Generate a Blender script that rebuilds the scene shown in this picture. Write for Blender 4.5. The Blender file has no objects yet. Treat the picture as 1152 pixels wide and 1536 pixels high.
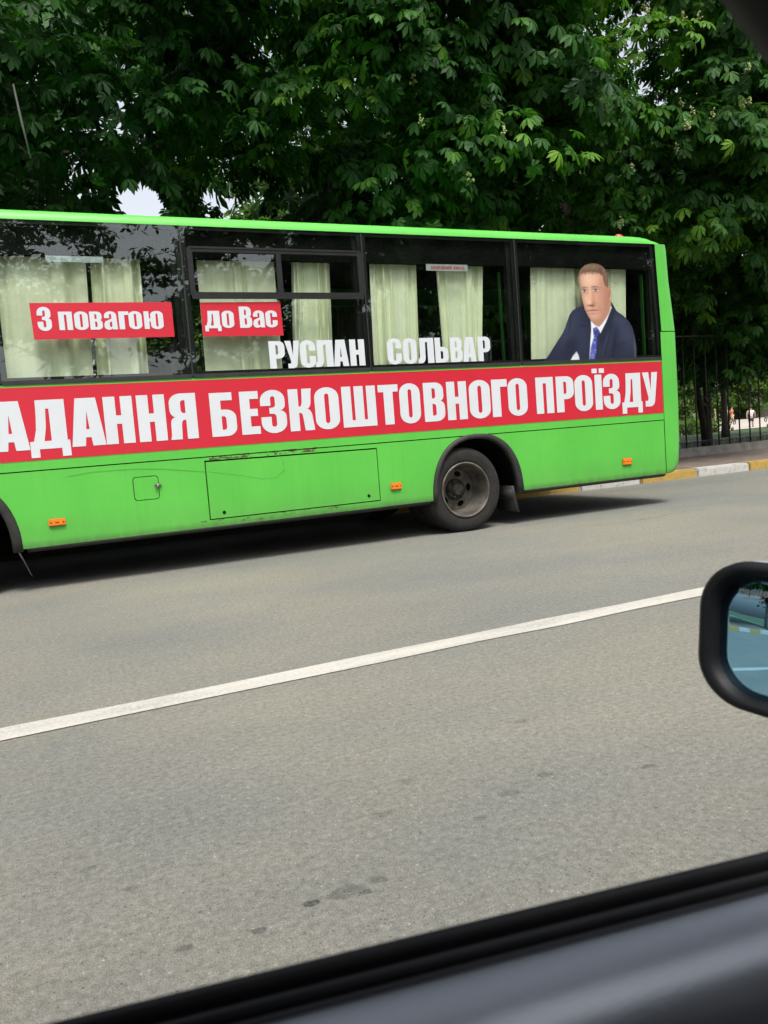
import bpy, bmesh, math, random
import numpy as np
from mathutils import Vector, Matrix
from mathutils.geometry import tessellate_polygon

PI = math.pi
R = math.radians
sc = bpy.context.scene
col = sc.collection
random.seed(7)
rng = np.random.default_rng(11)

# ------------------------------------------------------------------ camera
cam_data = bpy.data.cameras.new("phone_camera")
cam_data.sensor_fit = 'VERTICAL'
cam_data.lens = 4.0
cam_data.sensor_height = 4.0 * 1536 / 1242
cam_data.sensor_width = cam_data.sensor_height * 0.75
cam_data.clip_start = 0.02
cam_data.clip_end = 1500
cam_data.dof.use_dof = True
cam_data.dof.focus_distance = 8.5
cam_data.dof.aperture_fstop = 1.8
cam = bpy.data.objects.new("phone_camera", cam_data)
col.objects.link(cam)
yaw, pitch, roll = R(-25.42), R(5.2), R(-4.43)
fw = Vector((-math.sin(yaw) * math.cos(pitch), math.cos(yaw) * math.cos(pitch), -math.sin(pitch)))
rt = Vector((math.cos(yaw), math.sin(yaw), 0))
up = rt.cross(fw)
r2 = math.cos(roll) * rt + math.sin(roll) * up
u2 = -math.sin(roll) * rt + math.cos(roll) * up
CAM = Vector((0, 0, 1.0))
cam.matrix_world = Matrix(((r2.x, u2.x, -fw.x, CAM.x), (r2.y, u2.y, -fw.y, CAM.y),
                           (r2.z, u2.z, -fw.z, CAM.z), (0, 0, 0, 1)))
sc.camera = cam

# ------------------------------------------------------------------ sky, sun, exposure
SUN_DIR = Vector((-0.06, -0.44, 0.89)).normalized()
world = bpy.data.worlds.new("World")
sc.world = world
world.use_nodes = True
wn = world.node_tree.nodes
wl = world.node_tree.links
wn.clear()
sky = wn.new('ShaderNodeTexSky')
sky.sky_type = 'NISHITA'
sky.sun_disc = False
sky.sun_elevation = math.asin(SUN_DIR.z)
sky.sun_rotation = math.atan2(SUN_DIR.x, SUN_DIR.y)
sky.air_density = 1.0
sky.dust_density = 4.0
hs = wn.new('ShaderNodeHueSaturation')
hs.inputs['Saturation'].default_value = 0.30       # a thin white overcast
bg = wn.new('ShaderNodeBackground')
bg.inputs['Strength'].default_value = 0.15
wo = wn.new('ShaderNodeOutputWorld')
wl.new(sky.outputs[0], hs.inputs['Color'])
wl.new(hs.outputs[0], bg.inputs['Color'])
wl.new(bg.outputs[0], wo.inputs['Surface'])
sun_d = bpy.data.lights.new("sun", 'SUN')
sun_d.energy = 1.75
sun_d.angle = R(14)
sun_d.color = (1.0, 0.96, 0.89)
sun = bpy.data.objects.new("sun", sun_d)
col.objects.link(sun)
sun.rotation_euler = (-SUN_DIR).to_track_quat('-Z', 'Y').to_euler()
sc.view_settings.view_transform = 'Standard'
sc.view_settings.look = 'None'
sc.view_settings.gamma = 1.0
sc.view_settings.exposure = 0.80
try:
    sc.view_settings.use_curve_mapping = False
except Exception:
    pass
sc.render.engine = 'CYCLES'
sc.cycles.use_denoising = True
sc.cycles.max_bounces = 10
sc.cycles.diffuse_bounces = 3
sc.cycles.glossy_bounces = 4
sc.cycles.transparent_max_bounces = 16
sc.cycles.caustics_reflective = False
sc.cycles.caustics_refractive = False
sc.cycles.sample_clamp_indirect = 4.0

# ------------------------------------------------------------------ helpers
class NT:
    def __init__(self, name):
        self.m = bpy.data.materials.new(name)
        self.m.use_nodes = True
        self.t = self.m.node_tree
        self.n = self.t.nodes
        self.b = self.n['Principled BSDF']
        self.out = self.n['Material Output']
    def new(self, typ, **kw):
        nd = self.n.new(typ)
        for k, v in kw.items():
            setattr(nd, k, v)
        return nd
    def link(self, a, b):
        self.t.links.new(a, b)
    def noise(self, scale, detail=4, rough=0.55, vec=None, dist=0.0):
        nd = self.new('ShaderNodeTexNoise')
        nd.inputs['Scale'].default_value = scale
        nd.inputs['Detail'].default_value = detail
        nd.inputs['Roughness'].default_value = rough
        nd.inputs['Distortion'].default_value = dist
        if vec is not None:
            self.link(vec, nd.inputs['Vector'])
        return nd.outputs['Fac']
    def coord(self, kind='Object', scale=None):
        tc = self.new('ShaderNodeTexCoord')
        o = tc.outputs[kind]
        if scale:
            mp = self.new('ShaderNodeMapping')
            mp.inputs['Scale'].default_value = scale
            self.link(o, mp.inputs['Vector'])
            o = mp.outputs[0]
        return o
    def ramp(self, fac, stops, interp='LINEAR'):
        nd = self.new('ShaderNodeValToRGB')
        nd.color_ramp.interpolation = interp
        el = nd.color_ramp.elements
        while len(el) > 1:
            el.remove(el[-1])
        el[0].position = stops[0][0]
        el[0].color = tuple(stops[0][1]) + (1,) if hasattr(stops[0][1], '__len__') else (stops[0][1],) * 3 + (1,)
        for p_, c_ in stops[1:]:
            e = el.new(p_)
            e.color = tuple(c_) + (1,) if hasattr(c_, '__len__') else (c_,) * 3 + (1,)
        self.link(fac, nd.inputs[0])
        return nd.outputs[0]
    def mix(self, fac, a, b, blend='MIX'):
        nd = self.new('ShaderNodeMix', data_type='RGBA', blend_type=blend)
        for sock, v in ((nd.inputs[0], fac), (nd.inputs[6], a), (nd.inputs[7], b)):
            if hasattr(v, 'is_output'):
                self.link(v, sock)
            elif hasattr(v, '__len__'):
                sock.default_value = tuple(v) + (1,)
            else:
                sock.default_value = v
        return nd.outputs[2]
    def math(self, op, a, b=None, clamp=False):
        nd = self.new('ShaderNodeMath', operation=op, use_clamp=clamp)
        for sock, v in ((nd.inputs[0], a), (nd.inputs[1], b)):
            if v is None:
                continue
            if hasattr(v, 'is_output'):
                self.link(v, sock)
            else:
                sock.default_value = v
        return nd.outputs[0]
    def bump(self, h, strength=0.3, dist=0.01):
        nd = self.new('ShaderNodeBump')
        nd.inputs['Strength'].default_value = strength
        nd.inputs['Distance'].default_value = dist
        self.link(h, nd.inputs['Height'])
        self.link(nd.outputs[0], self.b.inputs['Normal'])
    def color(self, c):
        if hasattr(c, 'is_output'):
            self.link(c, self.b.inputs['Base Color'])
        else:
            self.b.inputs['Base Color'].default_value = tuple(c) + (1,)
    def set(self, **kw):
        for k, v in kw.items():
            self.b.inputs[k.replace('_', ' ')].default_value = v

def simple(name, c, rough=0.6, var=0.15, scale=6.0, spec=0.5, metal=0.0, bump=0.0, bscale=None):
    t = NT(name)
    v = t.coord('Object')
    f = t.noise(scale, 5, 0.6, v)
    lo = [x * (1 - var) for x in c]
    hi = [min(1, x * (1 + var)) for x in c]
    t.color(t.ramp(f, [(0.3, lo), (0.7, hi)]))
    t.set(Roughness=rough, Specular_IOR_Level=spec, Metallic=metal)
    if bump:
        t.bump(t.noise(bscale or scale * 8, 4, 0.6, v), bump, 0.004)
    return t.m

def tag(o, label=None, cat=None, group=None, kind=None):
    if label: o['label'] = label
    if cat: o['category'] = cat
    if group: o['group'] = group
    if kind: o['kind'] = kind
    return o

def link(o, parent=None):
    col.objects.link(o)
    if parent is not None:
        o.parent = parent
        o.matrix_parent_inverse = Matrix.Identity(4)
    return o

def empty(name, loc=(0, 0, 0), rz=0.0):
    o = bpy.data.objects.new(name, None)
    o.location = loc
    o.rotation_euler = (0, 0, rz)
    o.empty_display_size = 0.2
    return link(o)

class MB:
    """collects verts and faces and links them as one mesh object"""
    def __init__(self):
        self.v = []
        self.f = []
        self.s = []
    def add(self, verts, faces, smooth=False):
        k = len(self.v)
        self.v += [tuple(a) for a in verts]
        self.f += [tuple(i + k for i in f) for f in faces]
        self.s += [smooth] * len(faces)
        return self
    def box(self, a, b):
        x0, y0, z0 = a
        x1, y1, z1 = b
        vs = [(x0, y0, z0), (x1, y0, z0), (x1, y1, z0), (x0, y1, z0), (x0, y0, z1), (x1, y0, z1), (x1, y1, z1), (x0, y1, z1)]
        return self.add(vs, [(0, 3, 2, 1), (4, 5, 6, 7), (0, 1, 5, 4), (1, 2, 6, 5), (2, 3, 7, 6), (3, 0, 4, 7)])
    def tube(self, pts, rad, n=6, cap=True, smooth=True):
        pts = [Vector(p) for p in pts]
        rs = rad if hasattr(rad, '__len__') else [rad] * len(pts)
        rings = []
        ref = None
        for i, p in enumerate(pts):
            d = (pts[min(i + 1, len(pts) - 1)] - pts[max(i - 1, 0)]).normalized()
            if ref is None:
                ref = Vector((0, 0, 1)) if abs(d.z) < 0.9 else Vector((1, 0, 0))
            a = d.cross(ref)
            if a.length < 1e-5:
                a = d.cross(Vector((0, 1, 0)))
            a.normalize()
            b = d.cross(a).normalized()
            ref = -b if False else ref
            rings.append([p + rs[i] * (math.cos(2 * PI * k / n) * a + math.sin(2 * PI * k / n) * b) for k in range(n)])
        vs = [q for r_ in rings for q in r_]
        fs = []
        for i in range(len(pts) - 1):
            for k in range(n):
                fs.append((i * n + k, i * n + (k + 1) % n, (i + 1) * n + (k + 1) % n, (i + 1) * n + k))
        if cap:
            fs.append(tuple(range(n))[::-1])
            fs.append(tuple((len(pts) - 1) * n + k for k in range(n)))
        return self.add(vs, fs, smooth)
    def loft(self, rings, closed=True, cap=False, smooth=True):
        n = len(rings[0])
        vs = [q for r_ in rings for q in r_]
        fs = []
        m = n if closed else n - 1
        for i in range(len(rings) - 1):
            for k in range(m):
                fs.append((i * n + k, i * n + (k + 1) % n, (i + 1) * n + (k + 1) % n, (i + 1) * n + k))
        if cap:
            fs.append(tuple(range(n))[::-1])
            fs.append(tuple((len(rings) - 1) * n + k for k in range(n)))
        return self.add(vs, fs, smooth)
    def lathe(self, prof, center, axis='Y', n=40, smooth=True):
        """prof: list of (radius, depth along axis)"""
        rings = []
        for r_, d in prof:
            ring = []
            for k in range(n):
                a = 2 * PI * k / n
                if axis == 'Y':
                    ring.append((center[0] + r_ * math.cos(a), center[1] + d, center[2] + r_ * math.sin(a)))
                else:
                    ring.append((center[0] + r_ * math.cos(a), center[1] + r_ * math.sin(a), center[2] + d))
            rings.append(ring)
        return self.loft(rings, True, False, smooth)
    def sphere(self, c, r_, n=8, m=5, sx=1, sy=1, sz=1):
        rings = []
        for i in range(m + 1):
            th = PI * i / m
            rr = max(math.sin(th), 1e-3)
            rings.append([(c[0] + sx * r_ * rr * math.cos(2 * PI * k / n), c[1] + sy * r_ * rr * math.sin(2 * PI * k / n), c[2] + sz * r_ * math.cos(th)) for k in range(n)])
        return self.loft(rings, True, False, True)
    def mesh(self, name):
        me = bpy.data.meshes.new(name)
        me.from_pydata(self.v, [], self.f)
        me.polygons.foreach_set('use_smooth', self.s)
        bm = bmesh.new()
        bm.from_mesh(me)
        bmesh.ops.recalc_face_normals(bm, faces=bm.faces)
        bm.to_mesh(me)
        bm.free()
        me.update()
        return me
    def build(self, name, mat, parent=None):
        me = self.mesh(name)
        if mat is not None:
            me.materials.append(mat)
        o = bpy.data.objects.new(name, me)
        return link(o, parent)

def path(toks, n=6):
    """(x,y) corner; ('h',x,y) / ('v',x,y) quarter ellipse leaving horizontally / vertically"""
    pts = []
    for t in toks:
        if t[0] in ('h', 'v'):
            x0, y0 = pts[-1]
            x1, y1 = t[1], t[2]
            for k in range(1, n + 1):
                a = PI / 2 * k / n
                if t[0] == 'h':
                    pts.append((x0 + (x1 - x0) * math.sin(a), y0 + (y1 - y0) * (1 - math.cos(a))))
                else:
                    pts.append((x0 + (x1 - x0) * (1 - math.cos(a)), y0 + (y1 - y0) * math.sin(a)))
        else:
            pts.append((t[0], t[1]))
    out = []
    for q in pts:
        if not out or (abs(q[0] - out[-1][0]) + abs(q[1] - out[-1][1])) > 1e-6:
            out.append(q)
    if (abs(out[0][0] - out[-1][0]) + abs(out[0][1] - out[-1][1])) < 1e-6:
        out.pop()
    return out

def rrect(x0, y0, x1, y1, rx, ry=None, n=6):
    ry = rx if ry is None else ry
    return path([(x0 + rx, y0), (x1 - rx, y0), ('h', x1, y0 + ry), (x1, y1 - ry), ('v', x1 - rx, y1),
                 (x0 + rx, y1), ('h', x0, y1 - ry), (x0, y0 + ry), ('v', x0 + rx, y0)], n)

def plate(mb, outer, holes, y0, y1, smooth=False):
    """flat plate in XZ (outline in (x,z)) from y0 (front) to y1 (back)"""
    cons = [outer] + list(holes)
    tris = tessellate_polygon([[Vector((x, z, 0)) for x, z in c] for c in cons])
    flat = [q for c in cons for q in c]
    n = len(flat)
    vs = [(x, y0, z) for x, z in flat]
    fs = [tuple(t) for t in tris]
    if y1 is not None:
        vs += [(x, y1, z) for x, z in flat]
        fs += [tuple(n + i for i in t[::-1]) for t in tris]
        k = 0
        for c in cons:
            m = len(c)
            for i in range(m):
                a, b = k + i, k + (i + 1) % m
                fs.append((a, b, n + b, n + a))
            k += m
    mb.add(vs, fs, smooth)
    return mb

# ------------------------------------------------------------------ materials
def make_road_mat():
    t = NT('worn_asphalt')
    v = t.coord('Object')
    big = t.noise(0.6, 4, 0.6, v)
    streak = t.noise(1.6, 4, 0.6, t.coord('Object', (0.25, 1.6, 1)))
    mid = t.noise(14, 5, 0.7, v)
    fine = t.noise(110, 6, 0.85, v)
    grit = t.noise(320, 3, 0.8, v)
    vo = t.new('ShaderNodeTexVoronoi')
    vo.inputs['Scale'].default_value = 120
    t.link(v, vo.inputs['Vector'])
    base = t.ramp(fine, [(0.25, (0.108, 0.107, 0.093)), (0.5, (0.184, 0.183, 0.160)), (0.75, (0.260, 0.260, 0.228))])
    base = t.mix(0.5, base, t.ramp(mid, [(0.3, (0.148, 0.147, 0.128)), (0.7, (0.212, 0.211, 0.186))]))
    base = t.mix(t.math('MULTIPLY', t.ramp(streak, [(0.35, 0.0), (0.7, 1.0)]), 0.30), base, (0.227, 0.226, 0.199))
    base = t.mix(t.math('MULTIPLY', t.ramp(big, [(0.4, 0.0), (0.65, 1.0)]), 0.30), base, (0.130, 0.132, 0.122))
    pat = t.noise(1.1, 5, .65, v)
    base = t.mix(t.math('MULTIPLY', t.ramp(pat, [(0.52, 0.0), (0.72, 1.0)]), 0.25), base, (0.205, 0.190, 0.155))
    # pale stone chips and dark pits of uneven size
    sel = t.new('ShaderNodeSeparateColor')
    t.link(vo.outputs['Color'], sel.inputs[0])
    size = t.math('MULTIPLY', sel.outputs[2], 0.42)
    inside = t.math('LESS_THAN', vo.outputs['Distance'], size)
    chip = t.math('MULTIPLY', t.math('GREATER_THAN', sel.outputs[0], 0.90), inside)
    base = t.mix(t.math('MULTIPLY', chip, .36), base, (.46, .43, .38))
    pit = t.math('MULTIPLY', t.math('GREATER_THAN', sel.outputs[1], 0.88), inside)
    base = t.mix(t.math('MULTIPLY', pit, .6), base, (.05, .049, .046))
    med = t.noise(48, 5, .8, v)
    base = t.mix(1.0, base, t.ramp(med, [(0.34, .70), (0.5, 1.0), (0.66, 1.32)]), 'MULTIPLY')
    cool = t.noise(.45, 3, .6, t.coord('Object', (1, 1.4, 1)))
    base = t.mix(1.0, base, t.ramp(cool, [(0.38, (1.06, 1.02, .96)), (0.62, (.88, .90, .93))]), 'MULTIPLY')
    base = t.mix(1.0, base, t.ramp(grit, [(0.34, .50), (0.5, 1.0), (0.66, 1.60)]), 'MULTIPLY')
    # larger worn dark flecks, stretched along the traffic
    sp = t.noise(5.5, 3, 0.55, t.coord('Object', (0.8, 1.8, 1)))
    base = t.mix(t.ramp(sp, [(0.68, 0.0), (0.76, 0.42)]), base, (.085, .085, .082))
    # oily drips where cars wait: irregular blots at their own places
    dis = t.new('ShaderNodeTexNoise')
    dis.inputs['Scale'].default_value = 28
    dis.inputs['Detail'].default_value = 5
    t.link(v, dis.inputs['Vector'])
    dv = t.new('ShaderNodeVectorMath', operation='MULTIPLY_ADD')
    t.link(dis.outputs['Color'], dv.inputs[0])
    dv.inputs[1].default_value = (.05, .035, 0)
    dv.inputs[2].default_value = (-.025, -.0175, 0)
    av = t.new('ShaderNodeVectorMath', operation='ADD')
    t.link(v, av.inputs[0])
    t.link(dv.outputs[0], av.inputs[1])
    acc = None
    for bx_, by_, br_, bs_ in ((.54, 1.65, .019, 1.0), (.655, 1.63, .017, .9), (.41, 1.62, .017, .75), (.26, 1.64, .016, .6), (.63, 1.655, .035, .5),
                               (.70, 1.66, .028, .55), (.60, 1.645, .022, .5), (1.35, 1.90, .026, .55), (1.20, 1.86, .03, .4), (.85, 1.95, .032, .35),
                               (.2, 1.95, .02, .5), (1.62, 1.78, .022, .6), (1.0, 2.1, .025, .45), (.12, 2.1, .022, .4), (1.55, 2.3, .03, .4), (1.05, 1.78, .02, .4)):
        mp = t.new('ShaderNodeMapping')
        mp.inputs['Location'].default_value = (-bx_, -by_ * 1.5, 0)
        mp.inputs['Scale'].default_value = (1, 1.5, 0)
        t.link(av.outputs[0], mp.inputs['Vector'])
        ln = t.new('ShaderNodeVectorMath', operation='LENGTH')
        t.link(mp.outputs[0], ln.inputs[0])
        mr = t.new('ShaderNodeMapRange')
        mr.inputs['From Min'].default_value = br_ * .75
        mr.inputs['From Max'].default_value = br_ * 1.15
        mr.inputs['To Min'].default_value = bs_
        mr.inputs['To Max'].default_value = 0.0
        t.link(ln.outputs['Value'], mr.inputs['Value'])
        acc = mr.outputs[0] if acc is None else t.math('MAXIMUM', acc, mr.outputs[0])
    acc = t.math('MULTIPLY', acc, t.ramp(t.noise(95, 4, .7, v), [(.35, .35), (.55, 1.0)]))
    base = t.mix(t.math('MULTIPLY', acc, .95), base, (.034, .034, .033))
    t.color(base)
    t.set(Roughness=0.82, Specular_IOR_Level=0.35)
    t.bump(t.math('ADD', t.math('MULTIPLY', fine, 0.7), mid), 0.8, 0.007)
    return t.m

def make_line_mat():
    t = NT('worn_road_paint')
    v = t.coord('Object')
    f = t.noise(60, 5, 0.75, v)
    g = t.noise(3.0, 4, 0.6, t.coord('Object', (0.4, 2, 1)))
    wear = t.math('ADD', t.math('MULTIPLY', f, 0.7), t.math('MULTIPLY', g, 0.5))
    t.color(t.ramp(wear, [(0.42, (.50, .485, .43)), (0.56, (.45, .435, .385)), (0.66, (.38, .37, .335)), (0.8, (.24, .235, .215))]))
    t.set(Roughness=0.7)
    t.bump(f, 0.3, 0.003)
    return t.m

def make_bus_paint():
    t = NT('green_bus_paint')
    v = t.coord('Object')
    sep = t.new('ShaderNodeSeparateXYZ')
    t.link(v, sep.inputs[0])
    x, z = sep.outputs[0], sep.outputs[2]
    c = t.ramp(t.noise(1.3, 4, 0.6, v), [(0.3, (.088, .435, .056)), (0.7, (.112, .500, .070))])
    # road grime climbing from the lower edge
    gr = t.noise(7, 6, 0.7, t.coord('Object', (1.6, 1.6, 0.7)))
    low = t.math('SUBTRACT', 0.62, z)
    low = t.math('MULTIPLY', low, 1.6, clamp=True)
    gm = t.math('MULTIPLY', low, t.ramp(gr, [(0.3, 0.25), (0.75, 1.0)]))
    c = t.mix(gm, c, (.10, .125, .055))
    vlow = t.math('MULTIPLY', t.math('SUBTRACT', 0.405, z), 12.0, clamp=True)
    c = t.mix(t.math('MULTIPLY', vlow, t.ramp(gr, [(0.25, .45), (0.7, 1.0)])), c, (.045, .048, .03))
    # faint vertical drip streaks
    st = t.noise(22, 3, 0.6, t.coord('Object', (1.0, 1.0, 0.06)))
    c = t.mix(t.math('MULTIPLY', t.ramp(st, [(0.52, 0.0), (0.75, 1.0)]), 0.14), c, (.09, .20, .06))
    # rust lines above and below the big hatch
    def band(z0, z1, x0, x1, thr):
        a = t.math('MULTIPLY', t.math('GREATER_THAN', z, z0), t.math('LESS_THAN', z, z1))
        b = t.math('MULTIPLY', t.math('GREATER_THAN', x, x0), t.math('LESS_THAN', x, x1))
        n_ = t.noise(16, 6, 0.75, t.coord('Object', (0.7, 1, 1.6)))
        return t.math('MULTIPLY', t.math('MULTIPLY', a, b), t.math('GREATER_THAN', n_, thr))
    r1 = band(.912, .952, 1.72, 2.75, .53)
    r2_ = band(.36, .405, 1.6, 2.95, .575)
    r3 = band(.92, .985, 3.85, 4.95, .66)
    rust = t.math('MAXIMUM', r1, t.math('MAXIMUM', r2_, r3))
    rc = t.ramp(t.noise(60, 4, 0.7, v), [(0.35, (.05, .032, .020)), (0.55, (.10, .072, .045)), (0.7, (.20, .20, .15))])
    c = t.mix(rust, c, rc)
    t.color(c)
    t.link(t.ramp(t.math('ADD', gm, t.math('MULTIPLY', t.noise(3, 4, .6, v), .3)), [(0.0, .30), (0.6, .6)]), t.b.inputs['Roughness'])
    t.set(Specular_IOR_Level=0.35)
    dn = t.noise(1.6, 3, 0.5, v)
    t.bump(dn, 0.22, 0.04)
    return t.m

def make_glass(name='tinted_bus_glass', tint=(.92, .95, .92), ior=1.66):
    t = NT(name)
    t.n.remove(t.b)
    tr = t.new('ShaderNodeBsdfTransparent')
    tr.inputs[0].default_value = tuple(tint) + (1,)
    gl = t.new('ShaderNodeBsdfGlossy')
    gl.inputs['Roughness'].default_value = 0.004
    gl.inputs['Color'].default_value = (.9, .93, .95, 1)
    v = t.coord('Object')
    bp = t.new('ShaderNodeBump')
    bp.inputs['Strength'].default_value = 0.05
    bp.inputs['Distance'].default_value = 0.02
    t.link(t.noise(1.4, 2, 0.5, v), bp.inputs['Height'])
    t.link(bp.outputs[0], gl.inputs['Normal'])
    fr = t.new('ShaderNodeFresnel')
    geo = t.new('ShaderNodeNewGeometry')
    iv = t.math('ADD', ior, t.math('MULTIPLY', geo.outputs['Backfacing'], 1 / ior - ior))
    t.link(iv, fr.inputs['IOR'])
    # dusty film
    df = t.new('ShaderNodeBsdfDiffuse')
    df.inputs['Color'].default_value = (.45, .44, .40, 1)
    dm = t.ramp(t.noise(4, 6, 0.7, v), [(0.45, 0.0), (0.8, 0.005)])
    m1 = t.new('ShaderNodeMixShader')
    t.link(fr.outputs[0], m1.inputs[0])
    t.link(tr.outputs[0], m1.inputs[1])
    t.link(gl.outputs[0], m1.inputs[2])
    m2 = t.new('ShaderNodeMixShader')
    t.link(dm, m2.inputs[0])
    t.link(m1.outputs[0], m2.inputs[1])
    t.link(df.outputs[0], m2.inputs[2])
    t.link(m2.outputs[0], t.out.inputs[0])
    return t.m

def make_leaf_mat(name, dark, mid, light, trans=0.35):
    t = NT(name)
    at = t.new('ShaderNodeAttribute')
    at.attribute_name = 'rnd'
    c = t.ramp(at.outputs['Fac'], [(0.0, dark), (0.55, mid), (0.9, light), (1.0, [light[0] * 1.35, light[1] * 1.15, light[2]])])
    t.color(c)
    t.set(Roughness=0.5, Specular_IOR_Level=0.22)
    tl = t.new('ShaderNodeBsdfTranslucent')
    t.link(t.mix(1.0, c, (1.25, 1.45, .5), 'MULTIPLY'), tl.inputs['Color'])
    mx = t.new('ShaderNodeMixShader')
    mx.inputs[0].default_value = trans
    t.link(t.b.outputs[0], mx.inputs[1])
    t.link(tl.outputs[0], mx.inputs[2])
    t.link(mx.outputs[0], t.out.inputs[0])
    return t.m

def make_kerb_mat(name, c, wear=(.30, .285, .26)):
    t = NT(name)
    v = t.coord('Object')
    f = t.noise(14, 6, 0.75, v)
    f2 = t.noise(70, 4, 0.7, v)
    w = t.math('ADD', t.math('MULTIPLY', f, .6), t.math('MULTIPLY', f2, .4))
    t.color(t.ramp(w, [(0.40, c), (0.52, [x * .9 for x in c]), (0.60, wear), (0.75, [x * .6 for x in wear])]))
    t.set(Roughness=.85)
    t.bump(w, .6, .01)
    return t.m

def make_bark(name, c=(.055, .046, .036)):
    t = NT(name)
    v = t.coord('Object', (1, 1, .25))
    f = t.noise(18, 6, .7, v)
    t.color(t.ramp(f, [(.3, [x * .5 for x in c]), (.7, [x * 1.5 for x in c])]))
    t.set(Roughness=.9)
    t.bump(f, .9, .03)
    return t.m

M = {}
M['road'] = make_road_mat()
M['line'] = make_line_mat()
M['green'] = make_bus_paint()
M['glass'] = make_glass()
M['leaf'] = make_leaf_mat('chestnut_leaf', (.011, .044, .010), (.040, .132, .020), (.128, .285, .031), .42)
M['leaf_far'] = make_leaf_mat('far_leaf', (.035, .075, .016), (.085, .165, .03), (.17, .27, .06), .4)
M['bark'] = make_bark('bark')
M['limewash'] = simple('limewashed_bark', (.42, .42, .40), .9, .3, 12, bump=.5)
M['scratch'] = simple('paint_scratch', (.07, .30, .045), .7, .2, 20)
SCRATCH = [(0.58, 0.879), (0.774, 0.899), (1.098, 0.895), (1.32, 0.876), (1.703, 0.817), (2.001, 0.757), (2.171, 0.711), (2.299, 0.714), (2.373, 0.769), (2.376, 0.85), (2.347, 0.889)]
M['shaded_green'] = simple('shaded_green_paint', (.016, .10, .013), .5, .1, 3)  # bus green darkened in colour for the dimness behind the glass
M['red'] = simple('red_vinyl', (.54, .017, .036), .38, .03, 2.0)
M['white'] = simple('white_vinyl', (.61, .635, .665), .40, .03, 3.0)
M['rubber'] = simple('black_rubber', (.018, .018, .018), .55, .35, 14, bump=.2)
M['arch'] = simple('dusty_arch_rubber', (.017, .0165, .015), .65, .6, 9, bump=.3)
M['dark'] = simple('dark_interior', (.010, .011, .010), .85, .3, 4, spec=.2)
M['darker'] = simple('black_chassis', (.0045, .0045, .0045), .95, .3, 4, spec=.1)
M['tyre'] = simple('dusty_tyre', (.0145, .013, .0115), .9, .45, 12, bump=.4)
M['rim'] = simple('grimy_steel_rim', (.115, .104, .086), .6, .65, 7, spec=.5, metal=.35, bump=.2)
M['hub'] = simple('grimy_hub', (.05, .044, .036), .7, .6, 16, metal=.3, bump=.4)
M['amber'] = simple('amber_reflector', (.78, .20, .012), .25, .12, 40, spec=.7)
M['amber_dark'] = simple('amber_dark', (.12, .03, .01), .6, .1)
M['redlamp'] = simple('red_lamp_lens', (.6, .035, .03), .2, .1, 30, spec=.7)
M['curtain'] = simple('pale_olive_curtain_cloth', (.82, .85, .64), .85, .05, 8, spec=.15)
M['frit'] = simple('black_trim', (.007, .008, .008), .5, .3, 6, spec=.3)
M['frame'] = simple('black_window_frame', (.014, .015, .015), .5, .25, 8, spec=.3)
M['greytag'] = simple('pale_grey_label', (.42, .47, .50), .5, .06, 6)
M['redprint'] = simple('faded_red_print', (.55, .10, .09), .5, .08, 6)
M['steel'] = simple('worn_steel', (.30, .28, .25), .4, .35, 20, metal=.7)
M['kerb_white'] = make_kerb_mat('white_kerb_paint', (.52, .51, .48), (.24, .23, .21))
M['kerb_yellow'] = make_kerb_mat('yellow_kerb_paint', (.46, .30, .065), (.22, .18, .11))
M['pavement'] = simple('brown_footway', (.150, .118, .095), .9, .3, 5, bump=.5)
M['plinth'] = simple('concrete_plinth', (.20, .19, .17), .9, .3, 6, bump=.5)
M['iron'] = simple('dark_wrought_iron', (.014, .012, .010), .6, .4, 12)
M['grass'] = simple('park_grass_ground', (.038, .070, .020), .95, .45, 2.2, bump=.6, bscale=40)
M['path'] = simple('pale_path', (.40, .36, .31), .9, .15, 2)
M['pale_rod'] = simple('pale_grey_rod', (.085, .085, .078), .8, .2, 6)
M['fruit'] = simple('pale_green_fruit', (.34, .38, .14), .55, .25, 10)
M['fruitstalk'] = simple('fruit_stalk', (.22, .19, .09), .7, .2, 10)

# ------------------------------------------------------------------ the ground and road
def sheet(name, x0, x1, y0, y1, z, mat, nx=1, ny=1, parent=None):
    mb = MB()
    vs, fs = [], []
    for j in range(ny + 1):
        for i in range(nx + 1):
            vs.append((x0 + (x1 - x0) * i / nx, y0 + (y1 - y0) * j / ny, z))
    for j in range(ny):
        for i in range(nx):
            a = j * (nx + 1) + i
            fs.append((a, a + 1, a + nx + 2, a + nx + 1))
    mb.add(vs, fs)
    return mb.build(name, mat, parent)

ground = tag(sheet('ground', -420, 480, -420, 520, -0.02, M['grass']), kind='structure')
road = tag(sheet('road', -160, 200, -6.3, 9.5, 0.0, M['road']), kind='structure')
footway = MB().box((-160, 9.7, -.1), (200, 12.46, .115)).build('pavement', M['pavement'])
tag(footway, kind='structure')
tag(MB().box((-160, -10, -.1), (200, -6.5, .115)).build('pavement', M['pavement']), kind='structure')
kb2 = tag(MB().box((-160, -6.5, -.1), (200, -6.3, .125)).build('kerb', M['plinth']), kind='structure')
# centre line
lm = MB()
xs = np.arange(-60, 60.01, .5)
ring = []
vs, fs = [], []
for i, x in enumerate(xs):
    w0 = 3.29 + .006 * math.sin(x * 7.1) + .004 * math.sin(x * 17)
    w1 = 3.445 + .006 * math.sin(x * 5.3 + 1) + .004 * math.sin(x * 23)
    vs += [(x, w0, .004), (x, w1, .004)]
    if i:
        a = 2 * i
        fs.append((a - 2, a, a + 1, a - 1))
lm.add(vs, fs)
line = tag(lm.build('lane_marking', M['line'], road))
srng = random.Random(5)
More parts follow.
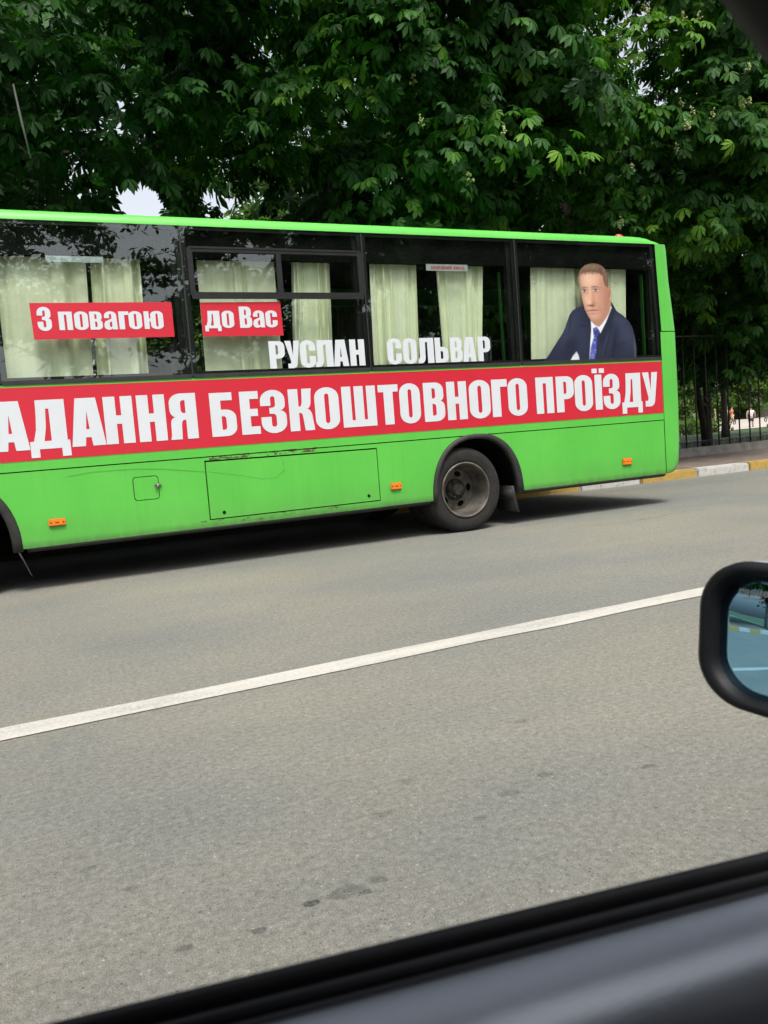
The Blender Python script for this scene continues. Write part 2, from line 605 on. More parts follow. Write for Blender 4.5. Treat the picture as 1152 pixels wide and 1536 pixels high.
# hairline cracks
M['crack'] = simple('road_crack', (.07, .069, .065), .95, .4, 40)
for pts in (((4.9, 6.3), (5.6, 6.15), (6.3, 6.28), (7.2, 6.1)),):
    cm = MB()
    prev = None
    for (xa, ya), (xb, yb) in zip(pts[:-1], pts[1:]):
        for q in range(8):
            u_ = q / 8
            x, y = xa + (xb - xa) * u_, ya + (yb - ya) * u_ + srng.gauss(0, .012)
            w_ = srng.uniform(.001, .006)
            cur = [(x, y - w_, .0022), (x, y + w_, .0022)]
            if prev:
                cm.add([prev[0], cur[0], cur[1], prev[1]], [(0, 1, 2, 3)])
            prev = cur
    cm.build('crack', M['crack'], road)['kind'] = 'stuff'

# kerb of painted stones
kerb = tag(empty('kerb', (0, 9.5, 0)), kind='structure')
kst = []
M['kerb_shaded'] = simple('shade_darkened_kerb', (.045, .042, .037), .9, .4, 8, bump=.5)  # shade under the bus put into the kerb colour
for key in ('kerb_white', 'kerb_yellow', 'kerb_shaded'):
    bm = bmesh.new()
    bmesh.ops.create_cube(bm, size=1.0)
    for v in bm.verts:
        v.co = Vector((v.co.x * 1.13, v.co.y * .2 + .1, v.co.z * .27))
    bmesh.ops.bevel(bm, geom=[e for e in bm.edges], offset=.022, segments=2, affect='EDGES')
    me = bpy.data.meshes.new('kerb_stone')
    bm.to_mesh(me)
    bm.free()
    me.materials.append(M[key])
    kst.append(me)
for k in range(-26, 26):
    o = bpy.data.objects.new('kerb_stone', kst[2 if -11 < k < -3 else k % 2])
    o.location = (8.23 + 1.145 * k, random.uniform(-.012, .012), -.005 + random.uniform(-.008, .006))
    o.rotation_euler = (0, random.uniform(-.006, .006), random.uniform(-.008, .008))
    link(o, kerb)

# park beyond the fence
sheet_path = tag(sheet('path', -60, 140, 20.6, 21.7, .004, M['path']), kind='structure')
plaza = MB()
plaza.add([(-10, 30, .008), (31.6, 30, .008), (32, 29, .008), (140, 29, .008), (170, 78, .008), (-10, 78, .008)], [(0, 1, 2, 3, 4, 5)])
tag(plaza.build('plaza', M['path']), kind='structure')

# ------------------------------------------------------------------ the bus
YS = 6.983                     # near side plane
YF = YS + 2.36                 # far side plane
XF = -2.35                     # front
bus = empty('bus', (0, 0, 0))
tag(bus, 'green bus with red banner, white lettering and curtained windows standing on the road', 'bus')

WCX, WCZ, WR = 4.24, .415, .415        # rear wheel
FCX = -.375                            # front wheel

def arch_path(cx, x0, x1, zb, zt, n=18):
    """wheel arch outline from (x1,zb) over the top to (x0,zb)"""
    xm, rx = (x0 + x1) / 2, (x1 - x0) / 2
    pts = []
    for k in range(n + 1):
        a = PI * k / n
        c, s = math.cos(a), math.sin(a)
        e = 0.86
        pts.append((xm + rx * math.copysign(abs(c) ** e, c), zb + (zt - zb) * abs(s) ** e))
    return pts

RA = dict(x0=3.855, x1=4.915, zt=.958)
FA = dict(x0=-.99, x1=.205, zt=.965)
ZB = .345
# lower side panel with two arches, the hatch and the filler flap cut out
outer = [(XF, ZB)]
outer += list(reversed(arch_path(0, FA['x0'], FA['x1'], ZB, .931)))
outer += list(reversed(arch_path(0, RA['x0'], RA['x1'], ZB, .931)))
outer += [(6.842, ZB), (6.842, .938), (XF, .938)]
HX0, HX1, HZ0, HZ1 = 1.676, 3.296, .404, .912
hatch_hole = [(HX0, HZ0), (HX1, HZ0), (HX1, HZ1 - .012), (HX0, HZ1)]
FX0, FX1, FZ0, FZ1 = 1.074, 1.282, .63, .826
flap_hole = rrect(FX0, FZ0, FX1, FZ1, .03)
mb = MB()
plate(mb, outer, [hatch_hole, flap_hole], YS, YS + .03)
lower = mb.build('side_panel', M['green'], bus)
# upper panel behind the banner
mb = MB()
arch_top = [q for q in reversed(arch_path(0, RA['x0'], RA['x1'], ZB, .905)) if q[1] > .947]
mb.box((XF, YS - .004, .947), (6.842, YS + .03, 1.606))
mb.build('waist_panel', M['green'], bus)
mb = MB()
mb.box((XF, YS + .024, .93), (6.84, YS + .031, .955))
mb.build('panel_seam', M['darker'], bus)
# lower edge rolled under
mb = MB()
for xa, xb in ((XF, FA['x0'] - .03), (FA['x1'] + .03, RA['x0'] - .02), (RA['x1'] + .02, 6.84)):
    mb.loft([[(x, YS + .004, ZB - .003), (x, YS + .012, ZB - .02), (x, YS + .04, ZB - .035), (x, YS + .12, ZB - .04), (x, YS + .12, ZB - .003)] for x in (xa, xb)], True, True)
mb.build('sill', M['arch'], bus)
# hatch
mb = MB()
plate(mb, [(HX0 + .010, HZ0 + .010), (HX1 - .010, HZ0 + .010), (HX1 - .010, HZ1 - .024), (HX0 + .010, HZ1 - .013)], [], YS - .003, YS + .03)
hatch = mb.build('luggage_hatch', M['green'], bus)
mb = MB()
for hx, hz in ((HX0 + .13, HZ0 + .055), (HX1 - .12, HZ0 + .06)):
    mb.lathe([(.001, -.0075), (.013, -.0075), (.015, -.003)], (hx, YS, hz), n=14)
mb.build('lock', M['darker'], hatch)['kind'] = 'stuff'
mb = MB()
plate(mb, [(HX0 - .004, HZ0 - .004), (HX1 + .004, HZ0 - .004), (HX1 + .004, HZ1 + .004), (HX0 - .004, HZ1 + .004)], [], YS + .034, YS + .04)
plate(mb, rrect(FX0 - .01, FZ0 - .01, FX1 + .01, FZ1 + .01, .03), [], YS + .034, YS + .04)
mb.build('hatch_recess', M['darker'], bus)
# filler flap and latch
mb = MB()
plate(mb, rrect(FX0 + .006, FZ0 + .006, FX1 - .006, FZ1 - .006, .026), [], YS - .003, YS + .03)
flap = mb.build('filler_flap', M['green'], bus)
mb = MB()
mb.box((FX1 - .035, YS - .022, .745), (FX1 + .02, YS - .004, .757))
mb.tube([(FX1 - .012, YS - .016, .76), (FX1 - .012, YS - .024, .735), (FX1 - .03, YS - .02, .722)], .007, 6)
mb.lathe([(.001, -.012), (.011, -.012), (.013, -.003)], (FX1 - .012, YS, .738), n=12)
mb.build('latch', M['steel'], flap)

# a long looping scratch in the paint, and a small dull marker at the front
MB().tube([(x, YS - .0035, z) for x, z in SCRATCH], .0011, 4).build('scratch', M['scratch'], bus)
MB().box((.045, YS - .03, 1.19), (.098, YS - .008, 1.265)).build('side_marker', M['amber_dark'], bus)
# amber reflectors
for mx0, mx1, mz0, mz1 in ((.405, .532, .496, .56), (3.405, 3.518, .491, .564), (6.217, 6.343, .486, .569)):
    mb = MB()
    bmq = bmesh.new()
    bmesh.ops.create_cube(bmq, size=1.0)
    for v in bmq.verts:
        v.co = Vector(((mx0 + mx1) / 2 + v.co.x * (mx1 - mx0), YS - .011 + v.co.y * .02, (mz0 + mz1) / 2 + v.co.z * (mz1 - mz0) * .86))
    bmesh.ops.bevel(bmq, geom=list(bmq.edges), offset=.006, segments=2, affect='EDGES')
    me = bpy.data.meshes.new('side_reflector')
    bmq.to_mesh(me)
    bmq.free()
    me.materials.append(M['amber'])
    ref = link(bpy.data.objects.new('side_reflector', me), bus)
    mb = MB()
    for q in (.14, .86):
        mb.lathe([(.001, -.0235), (.006, -.0235), (.007, -.0205)], (mx0 + (mx1 - mx0) * q, YS, (mz0 + mz1) / 2), n=10)
    mb.box(((mx0 + mx1) / 2 - .014, YS - .0225, (mz0 + mz1) / 2 - .004), ((mx0 + mx1) / 2 + .014, YS - .0195, (mz0 + mz1) / 2 + .004))
    mb.build('screw', M['amber_dark'], ref)['kind'] = 'stuff'

# wheel arches: rubber lips, inner wells, mud flaps
def arch_lip(a, name='arch_trim'):
    mb = MB()
    o_ = arch_path(0, a['x0'], a['x1'], ZB - .02, a['zt'], 26)
    i_ = arch_path(0, a['x0'] + .045, a['x1'] - .075, ZB - .02, a['zt'] - .048, 26)
    rings = []
    for (xo, zo), (xi, zi) in zip(o_, i_):
        rings.append([(xo, YS - .003, zo), (xo * .75 + xi * .25, YS - .018, zo * .75 + zi * .25), (xo * .3 + xi * .7, YS - .022, zo * .3 + zi * .7),
                      (xi, YS - .016, zi), (xi, YS + .05, zi), (xo, YS + .05, zo)])
    mb.loft(rings, True, True)
    lip = mb.build(name, M['arch'], bus)
    mb = MB()
    inner = arch_path(0, a['x0'] + .05, a['x1'] - .05, ZB - .02, a['zt'] - .03, 22)
    mb.loft([[(x, YS + .045, z) for x, z in inner], [(x, YS + .62, z) for x, z in inner]], False, False)
    mb.add([(x, YS + .62, z) for x, z in inner], [tuple(range(len(inner)))])
    mb.build('wheel_well', M['darker'], bus)
arch_lip(RA)
arch_lip(FA)
mb = MB()
mb.loft([[(x, y, z) for x, y in ((4.79, YS + .05), (4.845, YS + .05), (4.85, YS + .42), (4.795, YS + .42))] for x_, z in ((0, .36), (0, .26))], True, True)
mb.loft([[(4.775 + dx, YS + .035, z), (4.80 + dx, YS + .035, z), (4.80 + dx, YS + .40, z), (4.775 + dx, YS + .40, z)] for z, dx in ((.40, .02), (.28, .035), (.17, .055), (.13, .07))], True, True)
mb.build('mud_flap', M['arch'], bus)
mb = MB()
mb.tube([(.165, YS - .01, .335), (.20, YS - .02, .25), (.235, YS - .03, .15), (.245, YS - .03, .13)], [.008, .007, .006, .005], 6)
mb.build('flap_strap', M['arch'], bus)

# wheels
def wheel(cx, cy, cz, r, name='wheel', side=-1):
    """outer face towards -Y at y=cy"""
    w = MB()
    w.lathe([(.268, .02), (.272, -.004), (.30, -.012), (.345, -.016), (.385, -.010), (.408, .012), (r, .045), (r, .24), (.40, .265), (.30, .27), (.2, .25)], (cx, cy, cz), n=64)
    for k in range(64):           # tread shoulder blocks
        a = 2 * PI * (k + .25) / 64
        a2 = 2 * PI * (k + .72) / 64
        pr = []
        for an in (a, a2):
            pr.append([(cx + rr * math.cos(an), cy + d, cz + rr * math.sin(an)) for rr, d in ((.399, -.001), (r + .004, .040), (r + .004, .085), (.402, .06))])
        w.loft(pr, True, True, False)
    tyre = w.build('tyre', M['tyre'], bus)
    m = MB()
    m.lathe([(.272, .004), (.276, -.012), (.268, -.020), (.258, -.016), (.254, .0), (.246, .03), (.236, .07), (.226, .13), (.214, .19), (.205, .23)], (cx, cy, cz), n=56)
    rim = m.build('rim', M['rim'], tyre)
    # dished disc with hand holes
    m = MB()
    hole_r = .036
    outer_c = [(cx + .208 * math.cos(2 * PI * k / 56), cz + .208 * math.sin(2 * PI * k / 56)) for k in range(56)]
    holes = []
    for k in range(5):
        a = 2 * PI / 5 * k + .05
        hx, hz = cx + .158 * math.cos(a), cz + .158 * math.sin(a)
        hh = []
        for j in range(12):
            b = 2 * PI * j / 12
            ex, ez = hole_r * 1.15 * math.cos(b), hole_r * .8 * math.sin(b)
            hh.append((hx + ex * -math.sin(a) + ez * math.cos(a), hz + ex * math.cos(a) + ez * math.sin(a)))
        holes.append(hh)
    plate(m, outer_c, holes, cy + .205, cy + .217)
    m.build('wheel_disc', M['rim'], tyre)
    m = MB()
    m.lathe([(.108, .204), (.104, .18), (.094, .172), (.084, .168), (.064, .15), (.060, .125), (.04, .118), (.001, .118)], (cx, cy, cz), n=32)
    hub = m.build('hub', M['hub'], tyre)
    m = MB()
    for k in range(6):
        a = PI / 3 * k
        x, z = cx + .083 * math.cos(a), cz + .083 * math.sin(a)
        m.lathe([(.015, .176), (.015, .146), (.009, .14), (.001, .138)], (x, cy, z), n=6, smooth=False)
    for k in range(8):
        a = PI / 4 * k
        x, z = cx + .047 * math.cos(a), cz + .047 * math.sin(a)
        m.lathe([(.006, .128), (.006, .116), (.001, .115)], (x, cy, z), n=6, smooth=False)
    m.build('wheel_nut', M['hub'], hub)['kind'] = 'stuff'
    m = MB()
    m.lathe([(.204, .228), (.001, .23)], (cx, cy, cz), n=24)
    m.build('brake_drum', M['darker'], tyre)
    return tyre
wheel(WCX, YS + .03, WCZ, WR)
wheel(FCX, YS + .06, WCZ, WR)
for cx in (WCX, FCX):
    m = MB()
    m.lathe([(.2, .0), (.38, .0), (WR, .04), (WR, .25), (.38, .28), (.2, .28)], (cx, YF - .32, WCZ), n=36)
    m.build('tyre', M['tyre'], bus)
m = MB()
m.lathe([(.25, 0), (.38, 0), (WR, .04), (WR, .22), (.38, .25), (.2, .25)], (WCX, YS + .33, WCZ), n=36)
m.build('tyre', M['tyre'], bus)

# underbody
m = MB()
m.box((XF + .1, YS + .15, .42), (FCX - .7, YF - .1, .80))
m.box((FCX + .7, YS + .16, .40), (WCX - .65, YF - .1, .80))
m.box((WCX + .68, YS + .15, .42), (6.9, YF - .1, .80))
m.box((XF + .1, YS + .7, .45), (6.9, YF - .7, .9))
m.build('floor_pan', M['darker'], bus)
m = MB()
m.box((FCX, YS + .55, .30), (WCX + 2, YS + .68, .42))
m.box((FCX, YF - .68, .30), (WCX + 2, YF - .55, .42))
m.tube([(WCX, YS + .3, WCZ), (WCX, YF - .3, WCZ)], .075, 10)
m.tube([(FCX, YS + .3, WCZ), (FCX, YF - .3, WCZ)], .06, 10)
m.sphere((WCX, (YS + YF) / 2, WCZ), .19, 12, 8)
m.tube([(1.9, YS + .35, .33), (3.3, YS + .35, .33)], .10, 12)
m.build('chassis', M['darker'], bus)
MB().box((.1, YF - .75, .15), (1.9, YF - .25, .42)).build('kerb_blocker_front', M['darker'], bus)  # dark box added to hide the lit kerb and keep the underside black
MB().box((2.1, YF - .6, .16), (3.45, YF - .2, .42)).build('kerb_blocker_rear', M['darker'], bus)  # second added box, likewise darkening the gap under the bus
MB().box((XF + .2, YF - .6, .2), (FCX - .5, YF - .2, .42)).build('step_box', M['darker'], bus)

# far side, front, rear
m = MB()
plate(m, [(XF, ZB), (6.93, ZB), (6.93, 2.858), (XF, 2.858)], [[(-2.0, 1.64), (6.75, 1.64), (6.75, 2.60), (-2.0, 2.60)],
      arch_path(0, FA['x0'], FA['x1'], ZB + .02, .9), arch_path(0, RA['x0'], RA['x1'], ZB + .02, .9)], YF - .03, YF)
m.build('far_side_panel', M['green'], bus)
for x in (-.4, 1.65, 3.3, 4.98):
    MB().box((x - .05, YF - .05, 1.641), (x + .05, YF - .031, 2.599)).build('window_pillar', M['dark'], bus)
m = MB()
m.box((-1.999, YF - .022, 1.641), (6.749, YF - .016, 2.599))
m.build('far_window', M['glass'], bus)

# rear panels wrap the corner
RX = [(.345, 6.90), (.365, 6.965), (.40, 7.0), (.48, 7.037), (.70, 7.055), (1.15, 7.067), (1.6, 7.066), (1.909, 7.063)]
RX2 = [(1.919, 7.063), (2.2, 7.032), (2.473, 7.0), (2.70, 6.988), (2.80, 6.982), (2.856, 6.972)]
def rear_ring(z, xm, x_in):
    r_ = .10
    pts = [(x_in, YS - .002, z), (xm + .06 - r_ - .02, YS - .002, z)]
    for k in range(0, 7):
        a = -PI / 2 + PI / 2 * k / 6
        pts.append((xm + .06 - r_ + r_ * math.cos(a), YS + r_ + r_ * math.sin(a), z))
    for k in range(0, 7):
        a = PI / 2 * k / 6
        pts.append((xm + .06 - r_ + r_ * math.cos(a), YF - r_ + r_ * math.sin(a), z))
    pts.append((6.9, YF + .002, z))
    return pts
m = MB()
m.loft([rear_ring(z, x, 6.850) for z, x in RX], False, False)
m.build('rear_panel', M['green'], bus)
m = MB()
m.loft([rear_ring(z, x, 6.866 - .046 * (z - 1.9)) for z, x in RX2], False, False)
ru = m.build('rear_panel', M['green'], bus)
m = MB()
m.box((6.80, YS + .02, .36), (6.9, YS + .03, 2.85))
m.box((6.86, YS + .03, 1.88), (6.95, YF - .03, 1.95))
m.build('corner_backing', M['darker'], bus)
m = MB()
m.add([(7.125, YS + .35, 1.95), (7.125, YF - .35, 1.95), (7.072, YF - .35, 2.6), (7.072, YS + .35, 2.6)], [(0, 1, 2, 3)])
m.build('rear_window', M['frit'], bus)
for y in (YS + .12, YF - .30):
    m = MB()
    m.box((7.10, y, .62), (7.14, y + .18, .98))
    m.build('tail_light', M['redlamp'], bus)
m = MB()
m.box((7.10, YS + .2, .38), (7.17, YF - .2, .56))
m.build('rear_bumper', M['darker'], bus)
m = MB()
plate(m, [(YS + .002, ZB), (YF - .002, ZB), (YF - .002, 2.86), (YS + .002, 2.86)], [[(YS + .15, 1.35), (YF - .15, 1.35), (YF - .2, 2.65), (YS + .2, 2.65)]], 0, .04)
for i, (a, b, c) in enumerate(m.v):
    m.v[i] = (XF - .0 + b - .04, a, c)
m.build('front_panel', M['green'], bus)
m = MB()
m.add([(XF - .02, YS + .16, 1.36), (XF - .02, YF - .16, 1.36), (XF - .02, YF - .21, 2.64), (XF - .02, YS + .21, 2.64)], [(0, 1, 2, 3)])
m.build('windscreen', M['glass'], bus)

# roof with its bright edge
prof = [(0.0, 2.856), (.004, 2.875), (.018, 2.912), (.045, 2.935), (.10, 2.948), (.25, 2.975), (.6, 3.015), (1.18, 3.035)]
def roof_ring(x, dz, inset):
    pts = []
    for d, z in prof:
        pts.append((x, YS + inset + d * (1 - inset / 1.18), max(2.852, z + dz * min(1, max(0, (z - 2.856) / .08)))))
    for d, z in reversed(prof[:-1]):
        pts.append((x, YF - inset - d * (1 - inset / 1.18), max(2.852, z + dz * min(1, max(0, (z - 2.856) / .08)))))
    return pts
m = MB()
m.loft([roof_ring(x, dz, ins) for x, dz, ins in ((XF, -.10, 0), (XF + .2, -.02, 0), (XF + .4, 0, 0), (2, 0, 0), (6.56, 0, 0), (6.66, -.004, 0), (6.76, -.018, 0), (6.86, -.045, .004), (6.93, -.07, .012), (6.985, -.13, .03), (7.0, -.2, .05))], False, False)
roof = m.build('roof', M['green'], bus)
m = MB()
m.sphere((6.43, YS + .12, 2.956), .024, 12, 8, 2.0, 1.3, .9)
m.lathe([(.05, -.02), (.05, -.008), (.03, 0)], (6.43, YS + .12, 2.962), 'Z', 12)
m.build('clearance_lamp', M['redlamp'], roof)

# glazing
DIV = [.183, 1.652, 3.300, 4.976, 6.842]
GB, GT = 1.618, 2.857
def gx(x, z):               # last edge leans a little
    return x - .046 * (z - 1.9) if x > 6.8 else x
def build_window(x0, x1, i):
    xa, xb = x0 + .006, x1 - .006
    m = MB()
    pts = [(xa, GB + .002), (gx(xb, GB), GB + .002), (gx(xb, GT), GT), (xa, GT)]
    plate(m, pts, [], YS + .004, YS + .010)
    w = m.build('window', M['glass'], bus)
    # black rubber surround behind the pane edge
    m = MB()
    plate(m, [(xa, GB), (gx(xb, GB), GB), (gx(xb, GT), GT), (xa, GT)],
          [[(xa + .035, GB + .045), (gx(xb, GB) - .035, GB + .045), (gx(xb, GT) - .035, GT - .03), (xa + .035, GT - .03)]], YS + .012, YS + .03)
    m.build('window_frame', M['frit'], w)
    m = MB()
    m.box((xa + .002, YS - .010, GB - .012), (gx(xb, GB) - .002, YS + .003, GB + .022))
    m.build('lower_seal', M['rubber'], w)
    # dark trim band above the curtains
    m = MB()
    m.box((xa, YS + .05, 2.60), (xb - .05, YS + .10, 2.85))
    m.build('header_trim', M['darker'], w)
    return w
wins = [build_window(-1.6, DIV[0], 0)] + [build_window(DIV[i], DIV[i + 1], i + 1) for i in range(4)]
# sealant lines between panes, and green body pillars seen through the glass
for x in DIV[:-1]:
    MB().box((x - .005, YS - .001, GB), (x + .005, YS + .008, GT)).build('pane_joint', M['rubber'], bus)
for x in DIV:
    m = MB()
    m.box((x - .085, YS + .032, 1.61), (x + .05, YS + .09, 2.86))
    m.build('window_pillar', M['dark'], bus)
for x, w_ in ((6.80, .010), (4.93, .006)):
    MB().box((x - .085, YS + .10, 1.64), (x - .085 + w_, YS + .14, 2.55)).build('pillar_edge', M['shaded_green'], bus)
# sliding vent in the third pane
w2 = wins[2]
m = MB()
SX0, SX1, SZ0, SZ1, SM = 1.695, 3.285, 2.275, 2.69, 2.49
plate(m, rrect(SX0, SZ0, SX1, SZ1, .03), [rrect(SX0 + .045, SZ0 + .04, SM - .022, SZ1 - .045, .012), rrect(SM + .022, SZ0 + .04, SX1 - .045, SZ1 - .045, .012)], YS - .014, YS + .003)
vent = m.build('sliding_frame', M['frame'], w2)
m = MB()
m.box((SX0 + .01, YS - .020, SZ0 - .018), (SX1 - .01, YS - .0145, SZ0 + .014))
m.box((SX0 + .03, YS - .019, SZ1 - .018), (SX1 - .03, YS - .0145, SZ1 - .006))
m.build('slide_rail', M['frame'], w2)

# curtains
def curtain(win, x0t, x1t, x0b, x1b, zt, zb, folds, seed, amp=.018, gather=0.0):
    r_ = random.Random(seed)
    nx, nz = 72, 14
    ph = [r_.uniform(0, 6.28) for _ in range(4)]
    def pt(u, v):
        x = (x0t + (x1t - x0t) * u) * (1 - v) + (x0b + (x1b - x0b) * u) * v
        s = math.sin(2 * PI * folds * (u + .05 * math.sin(2 * PI * u + ph[0])) + ph[1]) + .5 * math.sin(2 * PI * folds * 2.7 * u + ph[2]) * (1 - v * .6)
        a = 1.45 * amp * (.55 + .45 * math.sin(2 * PI * u * 1.3 + ph[3])) * (1.0 + .25 * v)
        return (x + .006 * s, YS + .135 + a * s, zt + (zb - zt) * v + (.006 * math.sin(2 * PI * folds * 1.7 * u) if v == 0 else 0))
    vs = [pt(i / nx, j / nz) for j in range(nz + 1) for i in range(nx + 1)]
    n = len(vs)
    vs += [(x, y + .004, z) for x, y, z in vs]
    fs = []
    for j in range(nz):
        for i in range(nx):
            a = j * (nx + 1) + i
            fs.append((a, a + 1, a + nx + 2, a + nx + 1))
            fs.append((n + a, n + a + nx + 1, n + a + nx + 2, n + a + 1))
    m = MB()
    m.add(vs, fs, True)
    return m.build('curtain', M['curtain'], win)
ZT, ZC = 2.612, 1.60
curtain(wins[1], .24, .915, .215, .875, ZT, ZC, 3.0, 1, .016)
curtain(wins[1], .945, 1.335, .905, 1.315, ZT, ZC, 2.6, 2, .03)
curtain(w2, 1.81, 2.50, 1.80, 2.495, ZT, ZC, 5.0, 3, .014)
curtain(w2, 2.665, 3.03, 2.60, 2.985, ZT, ZC, 4.0, 4, .022)
curtain(wins[3], 3.43, 3.915, 3.395, 3.87, ZT + .008, ZC, 4.0, 5, .020)
curtain(wins[3], 4.135, 4.68, 4.15, 4.59, ZT + .008, ZC, 4.2, 6, .018)
curtain(wins[4], 5.26, 5.93, 5.20, 5.93, ZT, ZC, 3.2, 7, .012)
curtain(wins[4], 5.90, 6.53, 5.92, 6.47, ZT, ZC, 4.2, 8, .018)
curtain(wins[0], -1.3, -.3, -1.3, -.3, ZT, ZC, 5, 9)
# rod
m = MB()
m.tube([(-1.5, YS + .135, 2.615), (6.75, YS + .135, 2.615)], .009, 6)
m.build('curtain_rod', M['dark'], bus)

# interior
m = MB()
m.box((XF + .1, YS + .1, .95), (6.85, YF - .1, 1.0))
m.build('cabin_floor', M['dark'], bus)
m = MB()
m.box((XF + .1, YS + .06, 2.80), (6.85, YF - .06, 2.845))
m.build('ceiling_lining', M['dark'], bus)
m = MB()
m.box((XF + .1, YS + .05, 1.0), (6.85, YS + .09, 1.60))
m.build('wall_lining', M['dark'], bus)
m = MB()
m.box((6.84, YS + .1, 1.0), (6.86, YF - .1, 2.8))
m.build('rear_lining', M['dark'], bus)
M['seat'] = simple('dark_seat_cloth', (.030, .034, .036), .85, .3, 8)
seat_meshes = None
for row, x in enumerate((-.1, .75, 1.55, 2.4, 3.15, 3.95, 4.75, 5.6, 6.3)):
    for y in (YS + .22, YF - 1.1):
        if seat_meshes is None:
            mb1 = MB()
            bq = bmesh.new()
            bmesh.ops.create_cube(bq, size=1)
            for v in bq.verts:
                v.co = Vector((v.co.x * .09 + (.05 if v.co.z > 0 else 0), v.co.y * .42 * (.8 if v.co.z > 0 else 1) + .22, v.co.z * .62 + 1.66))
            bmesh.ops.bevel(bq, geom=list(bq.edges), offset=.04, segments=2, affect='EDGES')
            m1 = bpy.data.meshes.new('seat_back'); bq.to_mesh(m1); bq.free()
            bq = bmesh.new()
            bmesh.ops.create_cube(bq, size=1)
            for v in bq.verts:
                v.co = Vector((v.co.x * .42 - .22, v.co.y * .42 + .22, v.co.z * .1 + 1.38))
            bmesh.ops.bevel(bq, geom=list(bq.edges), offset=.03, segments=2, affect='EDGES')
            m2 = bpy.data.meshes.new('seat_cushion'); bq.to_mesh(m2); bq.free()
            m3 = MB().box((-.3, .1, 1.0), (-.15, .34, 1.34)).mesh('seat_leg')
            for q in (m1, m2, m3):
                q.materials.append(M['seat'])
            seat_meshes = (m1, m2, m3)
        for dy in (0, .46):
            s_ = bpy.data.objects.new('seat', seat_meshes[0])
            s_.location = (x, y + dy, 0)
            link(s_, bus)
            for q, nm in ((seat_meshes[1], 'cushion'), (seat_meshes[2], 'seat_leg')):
                link(bpy.data.objects.new(nm, q), s_)

